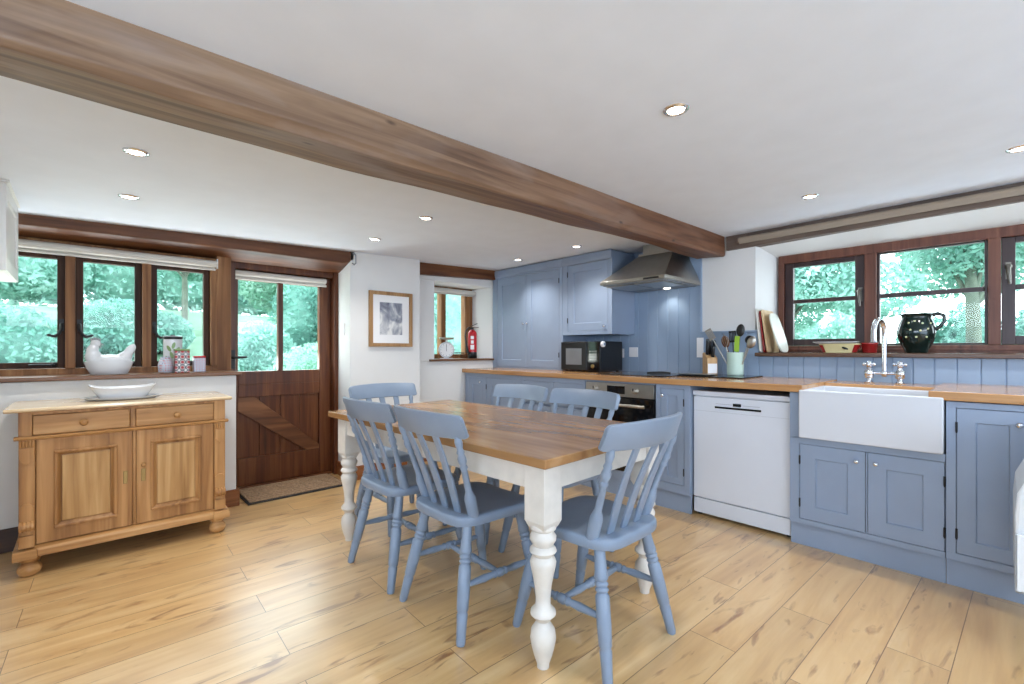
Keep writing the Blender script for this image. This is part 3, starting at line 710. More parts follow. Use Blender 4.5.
r = o.modifiers.new('remesh', 'REMESH'); r.mode = 'VOXEL'; r.voxel_size = .0036; r.use_smooth_shade = True
sm = o.modifiers.new('smooth', 'SMOOTH'); sm.factor = .5; sm.iterations = 5
m = MB()
for i in range(5): m.ell((.030+.010*i, 3.85, 1.184+.006*math.sin(i*.9)), (.006, .004, .011), n=10)
m.cyl((.070, 3.85, 1.160), (.090, 3.85, 1.152), .007, .001, 8); m.ell((.072, 3.85, 1.140), (.006, .005, .012), n=10)
m.build('hen_comb', 'grey_glaze', t, True)

t = thing('storage_jar', 'tall cream storage jar with dark lid and green leaves, behind the patterned tins', 'jar', (.445, 3.90, .967))
m = MB(); m.lathe([(.052, 0), (.054, .004), (.054, .225), (.050, .228)], (.445, 3.90, .967), n=28); jar = m.build('jar_body', 'ceramic', t, True)
m = MB(); m.lathe([(.056, 0), (.057, .003), (.057, .016), (.050, .021), (.012, .023), (.012, .03), (.001, .03)], (.445, 3.90, 1.195), n=28); m.build('jar_lid', 'black', t, True)
m = MB()
for dx, z, tilt in ((-.022, 1.13, .5), (.004, 1.15, -.25), (.026, 1.12, -.6), (-.006, 1.085, .3), (.022, 1.065, -.5), (-.030, 1.06, .6)):
    an = math.atan2(-3.90, -.445)+dx/.054; rr = .0545
    pts = []
    for q in range(10):
        w = .010*math.sin(2*PI*q/10); v = .024*math.cos(2*PI*q/10); uu = w*math.cos(tilt)-v*math.sin(tilt); vv = w*math.sin(tilt)+v*math.cos(tilt)
        pts.append((an+uu/rr, z+vv))
    m.rings([[(.445+r_*math.cos(a), 3.90+r_*math.sin(a), zz) for a, zz in pts] for r_ in (rr-.002, rr+.0008)])
m.build('leaf_decoration', 'leafgreen', t, True)
def tin(name, label, x, y, w, d, h, mat, lidmat):
    tt = thing(name, label, 'tin', (x, y, .967))
    m = MB(); m.box(x-w/2, y-d/2, .967, x+w/2, y+d/2, .967+h); m.build('tin_body', mat, tt, bevel=.006, seg=3)
    m = MB(); m.box(x-w/2-.002, y-d/2-.002, .967+h, x+w/2+.002, y+d/2+.002, .967+h+.012); m.build('tin_lid', lidmat, tt, bevel=.005, seg=3)
tin('patterned_tin', 'white tin with bold red and black dot pattern in front of the tall jar', .482, 3.795, .082, .07, .148, 'tin_big', 'leafgreen')
tin('patterned_tin', 'small pale tin with red lid at the window board end', .585, 3.83, .070, .06, .100, 'tin_small', 'red')
m = MB(); m.lathe([(.030, 0), (.040, .012), (.042, .05), (.034, .085), (.026, .10), (.028, .108), (.022, .108), (.030, .08), (.03, .02), (.001, .01)], (.395, 3.81, .967), n=22)
tag(m.build('pot', 'tin_small', None, True), 'small rounded pink flecked pot left of the red dotted tin', 'pot')

# roller blind over window 1
t = thing('roller_blind', 'long off-white roller blind rolled up above the three casements', 'blind', (.1, 3.96, 1.735))
m = MB(); m.cyl((-.50, 3.96, 1.752), (.715, 3.96, 1.752), .024, n=20); m.build('blind_roll', 'blind', t, True)
m = MB(); m.box(-.49, 3.984, 1.712, .705, 3.988, 1.752); m.cyl((-.495, 3.986, 1.716), (.71, 3.986, 1.716), .009, n=10); m.build('hem_bar', 'blind', t, True)
m = MB(); m.box(.715, 3.945, 1.72, .72, 4.0, 1.79); m.box(-.51, 3.945, 1.72, -.505, 4.0, 1.79); m.build('bracket', 'plastic', t)

# white wall cupboard, top left
t = thing('wall_cupboard', 'white painted wall cupboard hung high beside the long window', 'cupboard', (-.44, 3.4, 1.49))
m = MB(); m.box(-.615, 3.16, 1.490, -.275, 3.70, 1.898); m.build('carcass', 'white_cup', t, bevel=.002)
m = MB(); Fp = lambda u, v, w: (-.266+w, u, v); shaker(m, Fp, 3.162, 1.492, 3.698, 1.898, .062, .018, .008, .006); d = m.build('door', 'white_cup', t, bevel=.0015)
m = MB(); m.box(-.615, 3.15, 1.898, -.255, 3.71, 1.915); m.build('cornice', 'white_cup', t, bevel=.002)

# metal stay on the lintel end, light switch, picture, mat
t = thing('door_holdback', 'small metal hook bracket on the wall at the lintel beam end', 'bracket', (1.70, 3.80, 1.88))
m = MB(); m.box(1.672, 3.788, 1.935, 1.690, 3.80, 1.965); m.tube([(1.681, 3.785, 1.95), (1.690, 3.765, 1.93), (1.692, 3.765, 1.86), (1.680, 3.77, 1.845), (1.668, 3.78, 1.86)], .006, 8); m.build('hook', 'grey', t, True)
t = thing('light_switch', 'white light switch on the pillar side beside the door', 'switch', (1.665, 3.97, 1.31))
R = Matrix.Translation((1.667, 3.97, 1.30)) @ Matrix.Rotation(-.035, 4, 'Z')
m = MB(); m.box(-.008, -.036, -.052, .006, .036, .052, R); m.build('switch_plate', 'plastic', t, bevel=.002)
m = MB(); m.box(-.012, -.010, -.020, -.007, .010, .020, R); m.build('switch_rocker', 'plastic', t, bevel=.0015)
t = thing('picture', 'oak framed picture in a white mount on the pillar', 'picture', (2.035, 3.79, 1.4))
m = MB(); frame_ring(m, 1.822, 1.150, 2.248, 1.645, .032, 3.772, 3.799); m.build('picture_frame', 'frame_pic', t, bevel=.002)
m = MB(); m.box(1.852, 3.786, 1.180, 2.218, 3.792, 1.615); m.build('mount', 'photo_mount', t)
m = MB(); m.box(1.922, 3.783, 1.258, 2.145, 3.787, 1.548); m.build('print', 'painting', t)
t = thing('doormat', 'brown ribbed doormat with black rubber edge before the wooden door', 'mat', (1.2, 3.9, 0))
m = MB(); m.box(.86, 3.70, .0005, 1.60, 4.145, .010); m.build('rubber_base', 'rubber', t, bevel=.003)
m = MB()
for i in range(9):
    y = 3.722+i*.046; m.box(.875, y, .009, 1.585, y+.030, .020)
m.build('bristle', 'mat_bristle', t, bevel=.004)

# ================================================================== KITCHEN RUN ALONG THE SINK WALL
FX = 3.0
Fk = face_x(FX)
def base_cab(label, yl, yr, doors, drawers=(), top=.876, bottom=.128, left_st=None):
    """face-framed base unit; doors/drawers: (y_left, y_right, z0, z1, knob_y, knob_z, hinge_side)"""
    t = thing('base_cabinet', label, 'cabinet', (FX+.3, (yl+yr)/2, 0), 'blue painted base cabinets')
    m = MB(); m.box(FX+.026, yr+.001, bottom, 3.74, yl-.001, top-.004); m.build('carcass', 'blue', t)
    ys = sorted([(d[0], d[1]) for d in list(doors)+list(drawers)], reverse=True)
    m = MB()
    zt = max(d[3] for d in list(doors)+list(drawers)); zb = min(d[2] for d in list(doors)+list(drawers))
    m.box(FX, yr, zt+.003, FX+.024, yl, top); m.box(FX, yr, bottom, FX+.024, yl, zb-.003)
    edges = [yl]
    cols = []
    for a, b in ys:
        if not cols or cols[-1] != (a, b): cols.append((a, b))
    prev = yl
    for a, b in cols:
        if prev-a > .008: m.box(FX, a+.003, zb-.003, FX+.024, prev, zt+.003)
        prev = b-.003
    if prev-yr > .003: m.box(FX, yr, zb-.003, FX+.024, prev, zt+.003)
    m.build('face_frame', 'blue', t, bevel=.001)
    for a, b, z0, z1, ky, kz, hs in doors:
        m = MB(); shaker(m, Fk, -a, z0, -b, z1, min(.075, (a-b)*.27), .02, .010, .003, -.001); d = m.build('door', 'blue', t, bevel=.001)
        if ky is not None: knob(Fk, -ky, kz, d, 'chrome', .012, -.001)
        if hs:
            hu = -a-.001 if hs == 'l' else -b+.001
            for hz in (z0+.07, z1-.11): hinge(Fk, hu, hz, d)
    for a, b, z0, z1, ky, kz, hs in drawers:
        m = MB(); fbox(m, Fk, -a, z0, -b, z1, -.02, -.001); d = m.build('drawer', 'blue', t, bevel=.002)
        knob(Fk, -ky, kz, d, 'chrome', .012, -.001)
    m = MB(); m.box(FX+.020, yr, 0, FX+.038, yl, bottom+.002); m.build('plinth', 'blue', t, bevel=.001)
    return t
base_cab('blue two-door base cabinet at the far worktop end beside the white recess wall', 3.95, 3.085,
         [(3.90, 3.64, .16, .835, 3.68, .79, None), (3.595, 3.11, .16, .835, 3.15, .79, 'l')])
base_cab('blue base cabinet with two drawers over doors, left of the oven', 3.083, 2.335,
         [(3.05, 2.72, .16, .62, 2.75, .57, 'l'), (2.68, 2.36, .16, .62, 2.65, .57, 'r')],
         [(3.05, 2.72, .64, .835, 2.885, .74, None), (2.68, 2.36, .64, .835, 2.52, .74, None)])
base_cab('narrow blue base cabinet between oven and dishwasher', 1.70, 1.448, [(1.662, 1.490, .19, .848, 1.640, .80, 'r')])
t = base_cab('blue two-door cabinet under the white butler sink', .845, .186,
         [(.793, .494, .158, .582, .528, .53, 'l'), (.481, .190, .158, .582, .447, .53, 'r')], top=.622)
m = MB(); m.box(FX, .793, .615, FX+.024, .845, .876); m.build('side_stile', 'blue', t, bevel=.001)
base_cab('blue single-door base cabinet right of the butler sink', .184, -.13, [(.147, -.085, .165, .846, -.05, .79, 'l')])

# oven
t = thing('oven', 'built-in steel and black glass oven under the hob', 'oven', (3.2, 2.01, 0))
m = MB(); m.box(3.02, 1.704, .13, 3.6, 2.332, .87); m.build('housing', 'black', t)
m = MB(); m.box(2.988, 1.708, .765, 3.03, 2.318, .862); m.build('control_panel', 'steel', t, bevel=.002)
m = MB(); m.box(2.984, 1.95, .785, 2.99, 2.11, .845); p = m.build('display', 'blackglass', t, bevel=.001)
Fo = face_x(2.988)
for y in (1.86, 2.22):
    k = MB().lathe([(.026, 0), (.026, .006), (.020, .010), (.019, .028), (.016, .031), (.001, .031)], (2.988, y, .815), (-1, 0, 0), 22).build('dial', 'steel', t, True)
    m = MB(); m.box(2.952, y-.003, .815, 2.9575, y+.003, .835); m.build('dial_mark', 'black', k)
m = MB(); m.box(2.988, 1.708, .20, 3.02, 2.318, .755); d = m.build('oven_door', 'blackglass', t, bevel=.003)
m = MB(); m.cyl((2.945, 1.76, .705), (2.945, 2.27, .705), .011, n=12); m.cyl((2.945, 1.79, .705), (2.99, 1.79, .705), .008, n=8); m.cyl((2.945, 2.24, .705), (2.99, 2.24, .705), .008, n=8); m.build('door_handle', 'steel', d, True)
m = MB(); m.box(FX+.020, 1.70, 0, FX+.038, 2.335, .13); m.box(FX, 1.704, .13, FX+.02, 2.332, .195); m.build('plinth', 'blue', t)
m = MB(); m.box(FX, 1.704, .866, FX+.02, 2.332, .877); m.build('filler_strip', 'blue', t)

# dishwasher
t = thing('dishwasher', 'white freestanding dishwasher under the worktop between blue cabinets', 'dishwasher', (3.3, 1.146, 0))
m = MB(); m.box(3.065, .852, .03, 3.62, 1.440, .835); m.build('body', 'white', t, bevel=.003)
m = MB(); m.box(3.035, .850, .815, 3.60, 1.443, .845); m.build('lid', 'white', t, bevel=.004)
m = MB(); m.box(3.040, .853, .128, 3.066, 1.440, .808); d = m.build('door', 'white', t, bevel=.005, seg=3)
Fd = face_x(3.040)
m = MB(); fbox(m, Fd, -1.295, .737, -1.012, .750, .000, .004); m.build('grip_recess', 'blackglass', d, bevel=.001)
m = MB(); fbox(m, Fd, -1.18, .757, -1.13, .776, .000, .002); m.build('display', 'blackglass', d)
m = MB(); fbox(m, Fd, -1.29, .7655, -1.19, .7672, .000, .001); fbox(m, Fd, -1.12, .7655, -1.02, .7672, .000, .001); fbox(m, Fd, -1.436, .712, -.857, .7128, .0, .0006); m.build('panel_line', 'grey', d)
m = MB(); m.box(3.046, .853, .022, 3.066, 1.440, .120); m.build('kick_panel', 'white', t, bevel=.003)
m = MB()
m.cyl((3.10, .875, 0), (3.10, .875, .035), .016, n=10); m.build('foot', 'black', t, True)
MB().cyl((3.10, 1.42, 0), (3.10, 1.42, .035), .016, n=10).build('foot', 'black', t, True)

# worktops
m = MB(); m.box(2.965, .772, .880, 3.764, 3.966, .920)
tag(m.build('worktop', 'worktop', None, bevel=.005, seg=3), 'long oiled wood worktop running from the far recess to the sink', 'worktop')
m = MB(); m.box(3.43, .246, .880, 3.764, .770, .912)
tag(m.build('worktop', 'worktop', None, bevel=.005, seg=3), 'narrow wood worktop strip behind the butler sink under the tap', 'worktop')
m = MB(); m.box(2.965, -.70, .882, 3.764, .244, .924)
tag(m.build('worktop', 'worktop', None, bevel=.005, seg=3), 'short wood worktop right of the butler sink', 'worktop')

# butler sink
t = thing('sink', 'white fireclay butler sink with plain apron front', 'sink', (3.2, .49, .63))
x0, x1, y0, y1, z0, z1 = 2.958, 3.425, .190, .790, .625, .895
m = MB(); w = .024
def rect(x0, y0, x1, y1, z): return [(x0, y0, z), (x1, y0, z), (x1, y1, z), (x0, y1, z)]
m.rings([rect(x0, y0, x1, y1, z0), rect(x0, y0, x1, y1, z1), rect(x0+w, y0+w, x1-w, y1-w, z1), rect(x0+w+.01, y0+w+.01, x1-w-.01, y1-w-.01, z0+.04)])
m.build('basin', 'ceramic_w', t, bevel=.007, seg=3)
MB().lathe([(.001, 0), (.042, 0), (.045, .002), (.045, .004), (.03, .005), (.001, .003)], (3.2, .49, z0+.04), n=20).build('drain', 'chrome', t, True)

# bridge tap
t = thing('tap', 'chrome bridge tap with swan neck and two cross-topped valves', 'tap', (3.62, .50, .912))
zb = .912
m = MB()
for y in (.575, .425):
    m.lathe([(.026, 0), (.027, .005), (.016, .014), (.014, .03), (.025, .036), (.026, .055), (.029, .066), (.025, .078), (.015, .086), (.012, .10), (.016, .104), (.016, .112), (.006, .116)], (3.62, y, zb), n=16)
m.cyl((3.62, .425, .976), (3.62, .575, .976), .0085, n=12); m.lathe([(.010, 0), (.017, .008), (.019, .022), (.015, .036), (.012, .042)], (3.62, .50, .955), n=16)
m.build('bridge_body', 'chrome', t, True)
for y in (.575, .425):
    m = MB(); m.cyl((3.595, y, 1.03), (3.645, y, 1.03), .006, n=8); m.cyl((3.62, y-.025, 1.03), (3.62, y+.025, 1.03), .006, n=8); m.ell((3.62, y, 1.036), (.016, .016, .016), n=10)
    for dx, dy in ((.026, 0), (-.026, 0), (0, .026), (0, -.026)): m.ell((3.62+dx, y+dy, 1.03), (.0105, .0105, .0105), n=8)
    m.build('cross_handle', 'chrome', t, True)
pts = [(3.62, .50, .99), (3.62, .50, 1.20)]
for k in range(1, 13):
    a = PI*k/12; pts.append((3.62-.070*(1-math.cos(a)), .50+.030*(1-math.cos(a))/2, 1.23+.075*math.sin(a)))
pts += [(3.48, .53, 1.18), (3.478, .53, 1.165)]
m = MB(); m.tube(pts, [.0140]*(len(pts)-2)+[.015, .017], 12); m.build('spout', 'chrome', t, True)

# hob and what lies on the worktop
t = thing('hob', 'black glass hob set into the worktop under the extractor', 'hob', (3.37, 1.99, .92))
m = MB(); m.box(3.10, 1.70, .9203, 3.62, 2.29, .926); m.build('glass_plate', 'blackglass', t, bevel=.002)
m = MB()
for x, y, r in ((3.24, 2.15, .09), (3.24, 1.85, .075), (3.48, 2.15, .075), (3.48, 1.85, .09)): m.tube([(x+r*math.cos(2*PI*k/40), y+r*math.sin(2*PI*k/40), .9262) for k in range(40)], .0008, 4, True)
m.build('ring_marking', 'grey', t)
m = MB(); m.tube([(3.22, 1.90, .938), (3.24, 1.86, .940), (3.28, 1.79, .941), (3.30, 1.745, .940)], [.011, .013, .013, .010], 10)
o = m.build('spoon_rest_handle', 'black', None, True); o.name = 'black_case'; tag(o, 'small black oblong case lying on the hob glass', 'case')
m = MB(); m.box(3.30, 1.22, .9205, 3.70, 1.695, .929)
tag(m.build('worktop_saver', 'blackglass', None, bevel=.002), 'dark glass board lying beneath the knife block and utensil pot', 'board')
m = MB(); m.rings([[(3.44+dx*k, 1.60+dy*k, z) for dx, dy in ((-.10, -.12), (.10, -.12), (.10, .12), (-.10, .12))] for k, z in ((.8, .929), (1.0, .936), (.98, .937), (.78, .932), (.1, .932))])
tag(m.build('metal_tray', 'steel', None, bevel=.002), 'shallow silver tray beside the hob before the knife block', 'tray')

# knife block with knives
t = thing('knife_block', 'beech knife block with a white label on its front', 'block', (3.60, 1.572, .929))
Rz = Matrix.Translation((3.60, 1.572, .929)) @ Matrix.Rotation(math.radians(44), 4, 'Z')   # slanted head faces the room
m = MB(); pr = [(-.050, 0), (.055, 0), (.055, .165), (.035, .172), (-.050, .128)]
for u, z in pr: pass
lo = [m.bm.verts.new(Rz @ Vector((u, -.039, z))) for u, z in pr]; hi = [m.bm.verts.new(Rz @ Vector((u, .039, z))) for u, z in pr]
m.bm.faces.new(lo); m.bm.faces.new(list(reversed(hi)))
for i in range(5): m.bm.faces.new((lo[i], hi[i], hi[(i+1) % 5], lo[(i+1) % 5]))
m.build('wood_body', 'block', t, bevel=.003)
m = MB(); m.box(-.0515, -.034, .010, -.0495, .034, .085, Rz); m.build('front_label', 'plastic', t)
kl = ['black handled knife, tallest in the block, at its left', 'black handled knife in the middle of the knife block', 'black handled knife at the right of the knife block', 'short black handled knife low at the block front']
for i, (v, u, L, zb) in enumerate(((.024, -.002, .125, .150), (.004, .004, .115, .153), (-.024, .0, .115, .152), (-.008, -.034, .085, .134))):
    t = thing('knife', kl[i], 'knife', Rz @ Vector((u, v, zb)), 'knives in the beech block')
    a = Vector((u, v, zb)); d = Vector((-.16, 0, 1)).normalized()
    m = MB()
    e = Vector((-.9, 0, -.38)).normalized(); f = Vector((0, 1, 0))
    m.rings([[Rz @ (a+d*h*L + e*(w*.0145*cx) + f*(.0105*cy)) for cx, cy in ((-1, -.6), (-.6, -1), (.6, -1), (1, -.6), (1, .6), (.6, 1), (-.6, 1), (-1, .6))] for h, w in ((.06, .8), (.12, 1), (.5, .85), (.85, 1.1), (1, .9))])
    m.build('knife_handle', 'black', t, True)
    m = MB(); m.rings([[Rz @ (a+d*h + e*(.011*cx) + f*(.0012*cy)) for cx, cy in ((-1, -1), (1, -1), (1, 1), (-1, 1))] for h in (-.03, .010)]); m.build('blade', 'steel', t)

# utensil pot and utensils
ux, uy, uz = 3.585, 1.375, .929
t = thing('utensil_pot', 'pale mint stoneware utensil pot on the worktop', 'pot', (ux, uy, uz))
MB().lathe([(.050, 0), (.056, .004), (.058, .02), (.058, .160), (.060, .170), (.056, .173), (.052, .165), (.051, .02), (.001, .015)], (ux, uy, uz), n=30).build('pot_body', 'mint', t, True)
def utensil(label, dx, dy, lean_x, lean_y, L, kind, mat, hmat):
    a = Vector((ux+dx*.5, uy+dy*.5, uz+.03)); d = Vector((lean_x, lean_y, 1)).normalized(); b = a+d*L
    t = thing('utensil', label, 'utensil', a, 'cooking utensils in the mint pot')
    m = MB(); m.tube([a, a+d*L*.5, b], [.0045, .005, .004], 8); m.build('utensil_handle', hmat, t, True)
    m = MB()
    side = Vector((0, -1, 0)); side = (side-d*side.dot(d)).normalized(); nrm = d.cross(side)
    if kind == 'spoon':
        R = Matrix((side, nrm, d)).transposed(); m.ell(b+d*.035, (.031, .010, .047), R, 14)
    elif kind == 'slot':
        for k in range(-2, 3): m.box(-.0035, -.0015, 0, .0035, .0015, .07, Matrix.Translation(b+side*k*.011) @ Matrix((side, nrm, d)).transposed().to_4x4())
        m.box(-.026, -.0015, -.01, .026, .0015, .004, Matrix.Translation(b) @ Matrix((side, nrm, d)).transposed().to_4x4()); m.box(-.026, -.0015, .066, .026, .0015, .078, Matrix.Translation(b) @ Matrix((side, nrm, d)).transposed().to_4x4())
    elif kind == 'whisk':
        for k in range(5):
            an = PI*k/5; ax = side*math.cos(an)+nrm*math.sin(an)
            m.tube([b+ax*(.026*math.sin(PI*min(1, .02+q/10*.98)))*(1 if q < 10 else 0)+d*(.10*q/10) for q in range(11)], .0012, 4)
    elif kind == 'ladle':
        R = Matrix((side, nrm, d)).transposed(); m.ell(b+d*.02+nrm*.012, (.036, .022, .034), R, 14)
    else:
        m.box(-.017, -.003, -.02, .017, .003, .095, Matrix.Translation(b) @ Matrix((side, nrm, d)).transposed().to_4x4())
    m.build('utensil_head', mat, t, True, bevel=.0 )
utensil('steel slotted turner leaning out over the knife block', 0, .06, -.10, .52, .285, 'slot', 'steel', 'steel')
utensil('black cooking spoon standing tallest at the pot centre', 0, -.01, .02, -.10, .275, 'spoon', 'black', 'black')
utensil('black ladle leaning out on the window side of the pot', .0, -.06, .0, -.30, .225, 'ladle', 'black', 'steel')
utensil('lime green spatula upright in the mint pot', -.05, -.02, -.06, -.08, .17, 'flat', 'lime', 'lime')
utensil('steel whisk standing towards the left of the pot', -.03, .04, .0, .22, .19, 'whisk', 'steel', 'steel')
utensil('black slotted turner between whisk and spoon', .03, .02, .05, .08, .23, 'slot', 'black', 'black')
utensil('steel serving spoon leaning to the pot far right', -.02, -.06, -.05, -.42, .20, 'spoon', 'steel', 'steel')
utensil('dark wooden spoon half hidden behind the steel turner', .03, .03, .05, .30, .20, 'spoon', 'lintel', 'lintel')

# microwave with a round timer
t = thing('microwave', 'black microwave oven on the worktop under the wall unit', 'microwave', (3.45, 2.63, .92))
m = MB(); m.box(3.325, 2.415, .932, 3.66, 2.865, 1.198); m.build('case', 'black', t, bevel=.005)
Fm = face_x(3.325)
m = MB(); fbox(m, Fm, -2.862, .936, -2.560, 1.195, .0, .018); d = m.build('door', 'black', t, bevel=.006, seg=3)
m = MB(); fbox(m, Fm, -2.80, .985, -2.615, 1.135, .018, .0195); m.build('door_window', 'grey', d, bevel=.006)
m = MB(); fbox(m, Fm, -2.556, .936, -2.418, 1.195, .0, .014); c = m.build('control_panel', 'blackglass', t, bevel=.004)
m = MB(); fbox(m, Fm, -2.53, 1.145, -2.445, 1.172, .014, .0150); m.build('display', 'blackglass', c)
m = MB()
for i in range(3):
    for j in range(4): fbox(m, Fm, -2.53+i*.031, 1.105-j*.024, -2.516+i*.031, 1.110-j*.024, .014, .0147)
m.build('keypad', 'plastic', c)
MB().lathe([(.017, 0), (.017, .010), (.013, .014), (.001, .014)], (3.311, 2.49, .975), (-1, 0, 0), 18).build('dial', 'brass', c, True)
for x in (3.35, 3.63):
    for y in (2.45, 2.83): MB().cyl((x, y, .9195), (x, y, .934), .013, n=10).build('foot', 'rubber', t, True)
t = thing('kitchen_timer', 'round white timer stuck to the microwave top corner', 'timer', (3.31, 2.42, 1.18))
MB().lathe([(.026, 0), (.027, .004), (.026, .018), (.022, .021), (.001, .021)], (3.345, 2.4145, 1.172), (0, -1, 0), 24).build('timer_body', 'plastic', t, True)
MB().lathe([(.012, 0), (.012, .006), (.001, .007)], (3.345, 2.3935, 1.172), (0, -1, 0), 16).build('timer_dial', 'chrome', t, True)

# tall dresser unit standing on the worktop
UX = 3.40; Fu = face_x(UX)
t = thing('dresser_unit', 'tall blue two-door dresser cupboard standing on the worktop corner', 'cupboard', (3.55, 3.45, .92))
m = MB(); m.box(UX+.025, 2.925, .920, 3.77, 3.962, 1.93); m.build('carcass', 'blue', t)
m = MB(); m.box(UX, 3.885, .9205, UX+.024, 3.962, 1.93); m.box(UX, 2.922, .9205, UX+.024, 2.964, 1.93); m.box(UX, 2.964, .9205, UX+.024, 3.885, .936); m.box(UX, 2.964, 1.915, UX+.024, 3.885, 1.93); m.build('face_frame', 'blue', t, bevel=.001)
m = MB(); m.prism([(UX, 1.928), (UX-.012, 1.934), (UX-.018, 1.96), (UX-.018, 2.005), (3.76, 2.005), (3.76, 1.928)], 2.922, 3.955, 'xz'); m.build('cornice', 'blue', t, bevel=.002)
d = MB(); shaker(d, Fu, -3.882, .939, -3.428, 1.912, .075, .02, .010, .003, -.001); d = d.build('door', 'blue', t, bevel=.001); knob(Fu, -3.455, 1.40, d, 'chrome', .012, -.001)
d = MB(); shaker(d, Fu, -3.425, .939, -2.967, 1.912, .075, .02, .010, .003, -.001); d = d.build('door', 'blue', t, bevel=.001); knob(Fu, -3.40, 1.40, d, 'chrome', .012, -.001)
for z in (1.05, 1.78): hinge(Fu, -2.966, z, d)
# wall unit beside the hood
t = thing('wall_unit', 'blue single-door wall unit above the microwave', 'cupboard', (3.58, 2.63, 1.26))
m = MB(); m.box(UX+.025, 2.350, 1.262, 3.764, 2.919, 1.93); m.build('carcass', 'blue', t, bevel=.001)
m = MB(); m.box(UX, 2.857, 1.262, UX+.024, 2.919, 1.93); m.box(UX, 2.350, 1.262, UX+.024, 2.392, 1.93); m.box(UX, 2.392, 1.262, UX+.024, 2.857, 1.298); m.box(UX, 2.392, 1.928, UX+.024, 2.857, 1.95); m.build('face_frame', 'blue', t, bevel=.001)
m = MB(); m.prism([(UX, 1.928), (UX-.012, 1.936), (UX-.018, 1.96), (UX-.018, 2.008), (3.764, 2.008), (3.764, 1.928)], 2.350, 2.919, 'xz'); m.build('cornice', 'blue', t, bevel=.002)
d = MB(); shaker(d, Fu, -2.854, 1.301, -2.395, 1.925, .070, .02, .010, .003, -.001); d = d.build('door', 'blue', t, bevel=.001); knob(Fu, -2.425, 1.335, d, 'chrome', .012, -.001)
for z in (1.38, 1.82): hinge(Fu, -2.856, z, d)

# extractor hood
t = thing('extractor_hood', 'stainless steel pyramid extractor hood under the big ceiling beam', 'extractor', (3.45, 1.97, 1.64))
hx0, hx1, hy0, hy1 = 3.17, 3.764, 1.722, 2.312
m = MB(); m.rings([rect(hx0, hy0, hx1, hy1, 1.660), rect(hx0, hy0, hx1, hy1, 1.688), rect(3.50, 1.83, hx1, 2.15, 1.925), rect(3.50, 1.83, hx1, 2.15, 1.94)]); m.build('canopy', 'steel', t, bevel=.003)
m = MB(); m.box(3.51, 1.81, 1.938, hx1, 2.11, 2.02); m.build('chimney', 'steel', t, bevel=.002)
m = MB(); m.box(hx0+.02, hy0+.02, 1.652, hx1-.02, hy1-.02, 1.662); und = m.build('underside', 'grey', t)
m = MB()
for i in range(2): m.box(hx0+.06, hy0+.05+i*.27, 1.646, hx1-.2, hy0+.30+i*.27, 1.653)
m.build('grease_filter', 'steel', t, bevel=.002)
for y in (1.97,): MB().lathe([(.028, 0), (.028, .004), (.001, .004)], (hx1-.10, y, 1.652), (0, 0, -1), 18).build('hood_lamp', 'lens', t, True)
for y in (1.97,):
    l = bpy.data.lights.new('hood_beam', 'SPOT'); l.energy = 3.0; l.color = (1, .95, .85); l.spot_size = math.radians(110); l.spot_blend = .8; l.shadow_soft_size = .02
    o = bpy.data.objects.new('hood_beam', l); COL.objects.link(o); o.location = (hx1-.10, y, 1.640); o.rotation_euler = (0, math.radians(-12), 0)
m = MB(); m.box(hx0-.006, hy0+.05, 1.666, hx0+.001, hy0+.18, 1.680); m.build('switch_strip', 'black', t)

# sockets on the panelling
def socket(label, y, z, w, h, n, nm='socket'):
    t = thing(nm, label, 'socket', (3.762, y, z))
    m = MB(); m.box(3.756, y-w/2, z-h/2, 3.767, y+w/2, z+h/2); m.build('socket_plate', 'plastic', t, bevel=.0025)
    m = MB()
    for i in range(n):
        m.box(3.7545, y-w/4+i*w/2-.006, z+h*.12, 3.757, y-w/4+i*w/2+.006, z+h*.32)
    m.build('socket_switch', 'plastic', t, bevel=.001)
socket('white single wall socket on blue panelling right of the microwave', 2.36, 1.10, .09, .09, 1)
socket('white socket plate peeping out behind the microwave edge', 2.50, 1.09, .07, .085, 1)
socket('tall white switch plate behind the knife block', 1.725, 1.14, .056, .165, 1)

# fire extinguisher and kitchen scales on the little window board
ex, ey, ez = 3.20, 4.085, 1.027
t = thing('fire_extinguisher', 'red fire extinguisher with black hose on the far window board', 'extinguisher', (ex, ey, ez))
MB().lathe([(.048, 0), (.052, .006), (.052, .07)], (ex, ey, ez), n=26).build('base_ring', 'black', t, True)
cy_ = MB().lathe([(.0515, .068), (.0515, .265), (.048, .29), (.034, .31), (.016, .32), (.001, .322)], (ex, ey, ez), n=26).build('cylinder', 'red', t, True)
m = MB(); ang0 = math.atan2(-ey, -ex)
for za, zb_, w in ((.10, .15, .8), (.165, .20, .6), (.215, .25, .7)):
    for k in range(8):
        a = ang0-w/2+w*k/8; b = a+w/8*1.02
        m.prism([(ex+.0516*math.cos(a), ey+.0516*math.sin(a)), (ex+.0522*math.cos(a), ey+.0522*math.sin(a)), (ex+.0522*math.cos(b), ey+.0522*math.sin(b)), (ex+.0516*math.cos(b), ey+.0516*math.sin(b))], ez+za, ez+zb_)
m.build('instruction_label', 'plastic', cy_)
m = MB(); m.cyl((ex, ey, ez+.315), (ex, ey, ez+.345), .015, n=12); m.obox((ex-.02, ey, ez+.345), (ex+.075, ey-.02, ez+.352), .02, .006); m.obox((ex-.02, ey, ez+.360), (ex+.055, ey-.02, ez+.392), .02, .006); m.build('valve_lever', 'black', t, bevel=.001)
m = MB(); m.tube([(ex-.01, ey, ez+.335), (ex-.05, ey, ez+.345), (ex-.088, ey, ez+.31), (ex-.098, ey, ez+.25), (ex-.088, ey, ez+.17), (ex-.068, ey, ez+.10), (ex-.062, ey, ez+.06)], [.009, .009, .009, .009, .010, .013, .014], 10); m.build('hose', 'black', t, True)
sx, sy, sz = 2.845, 4.08, 1.027
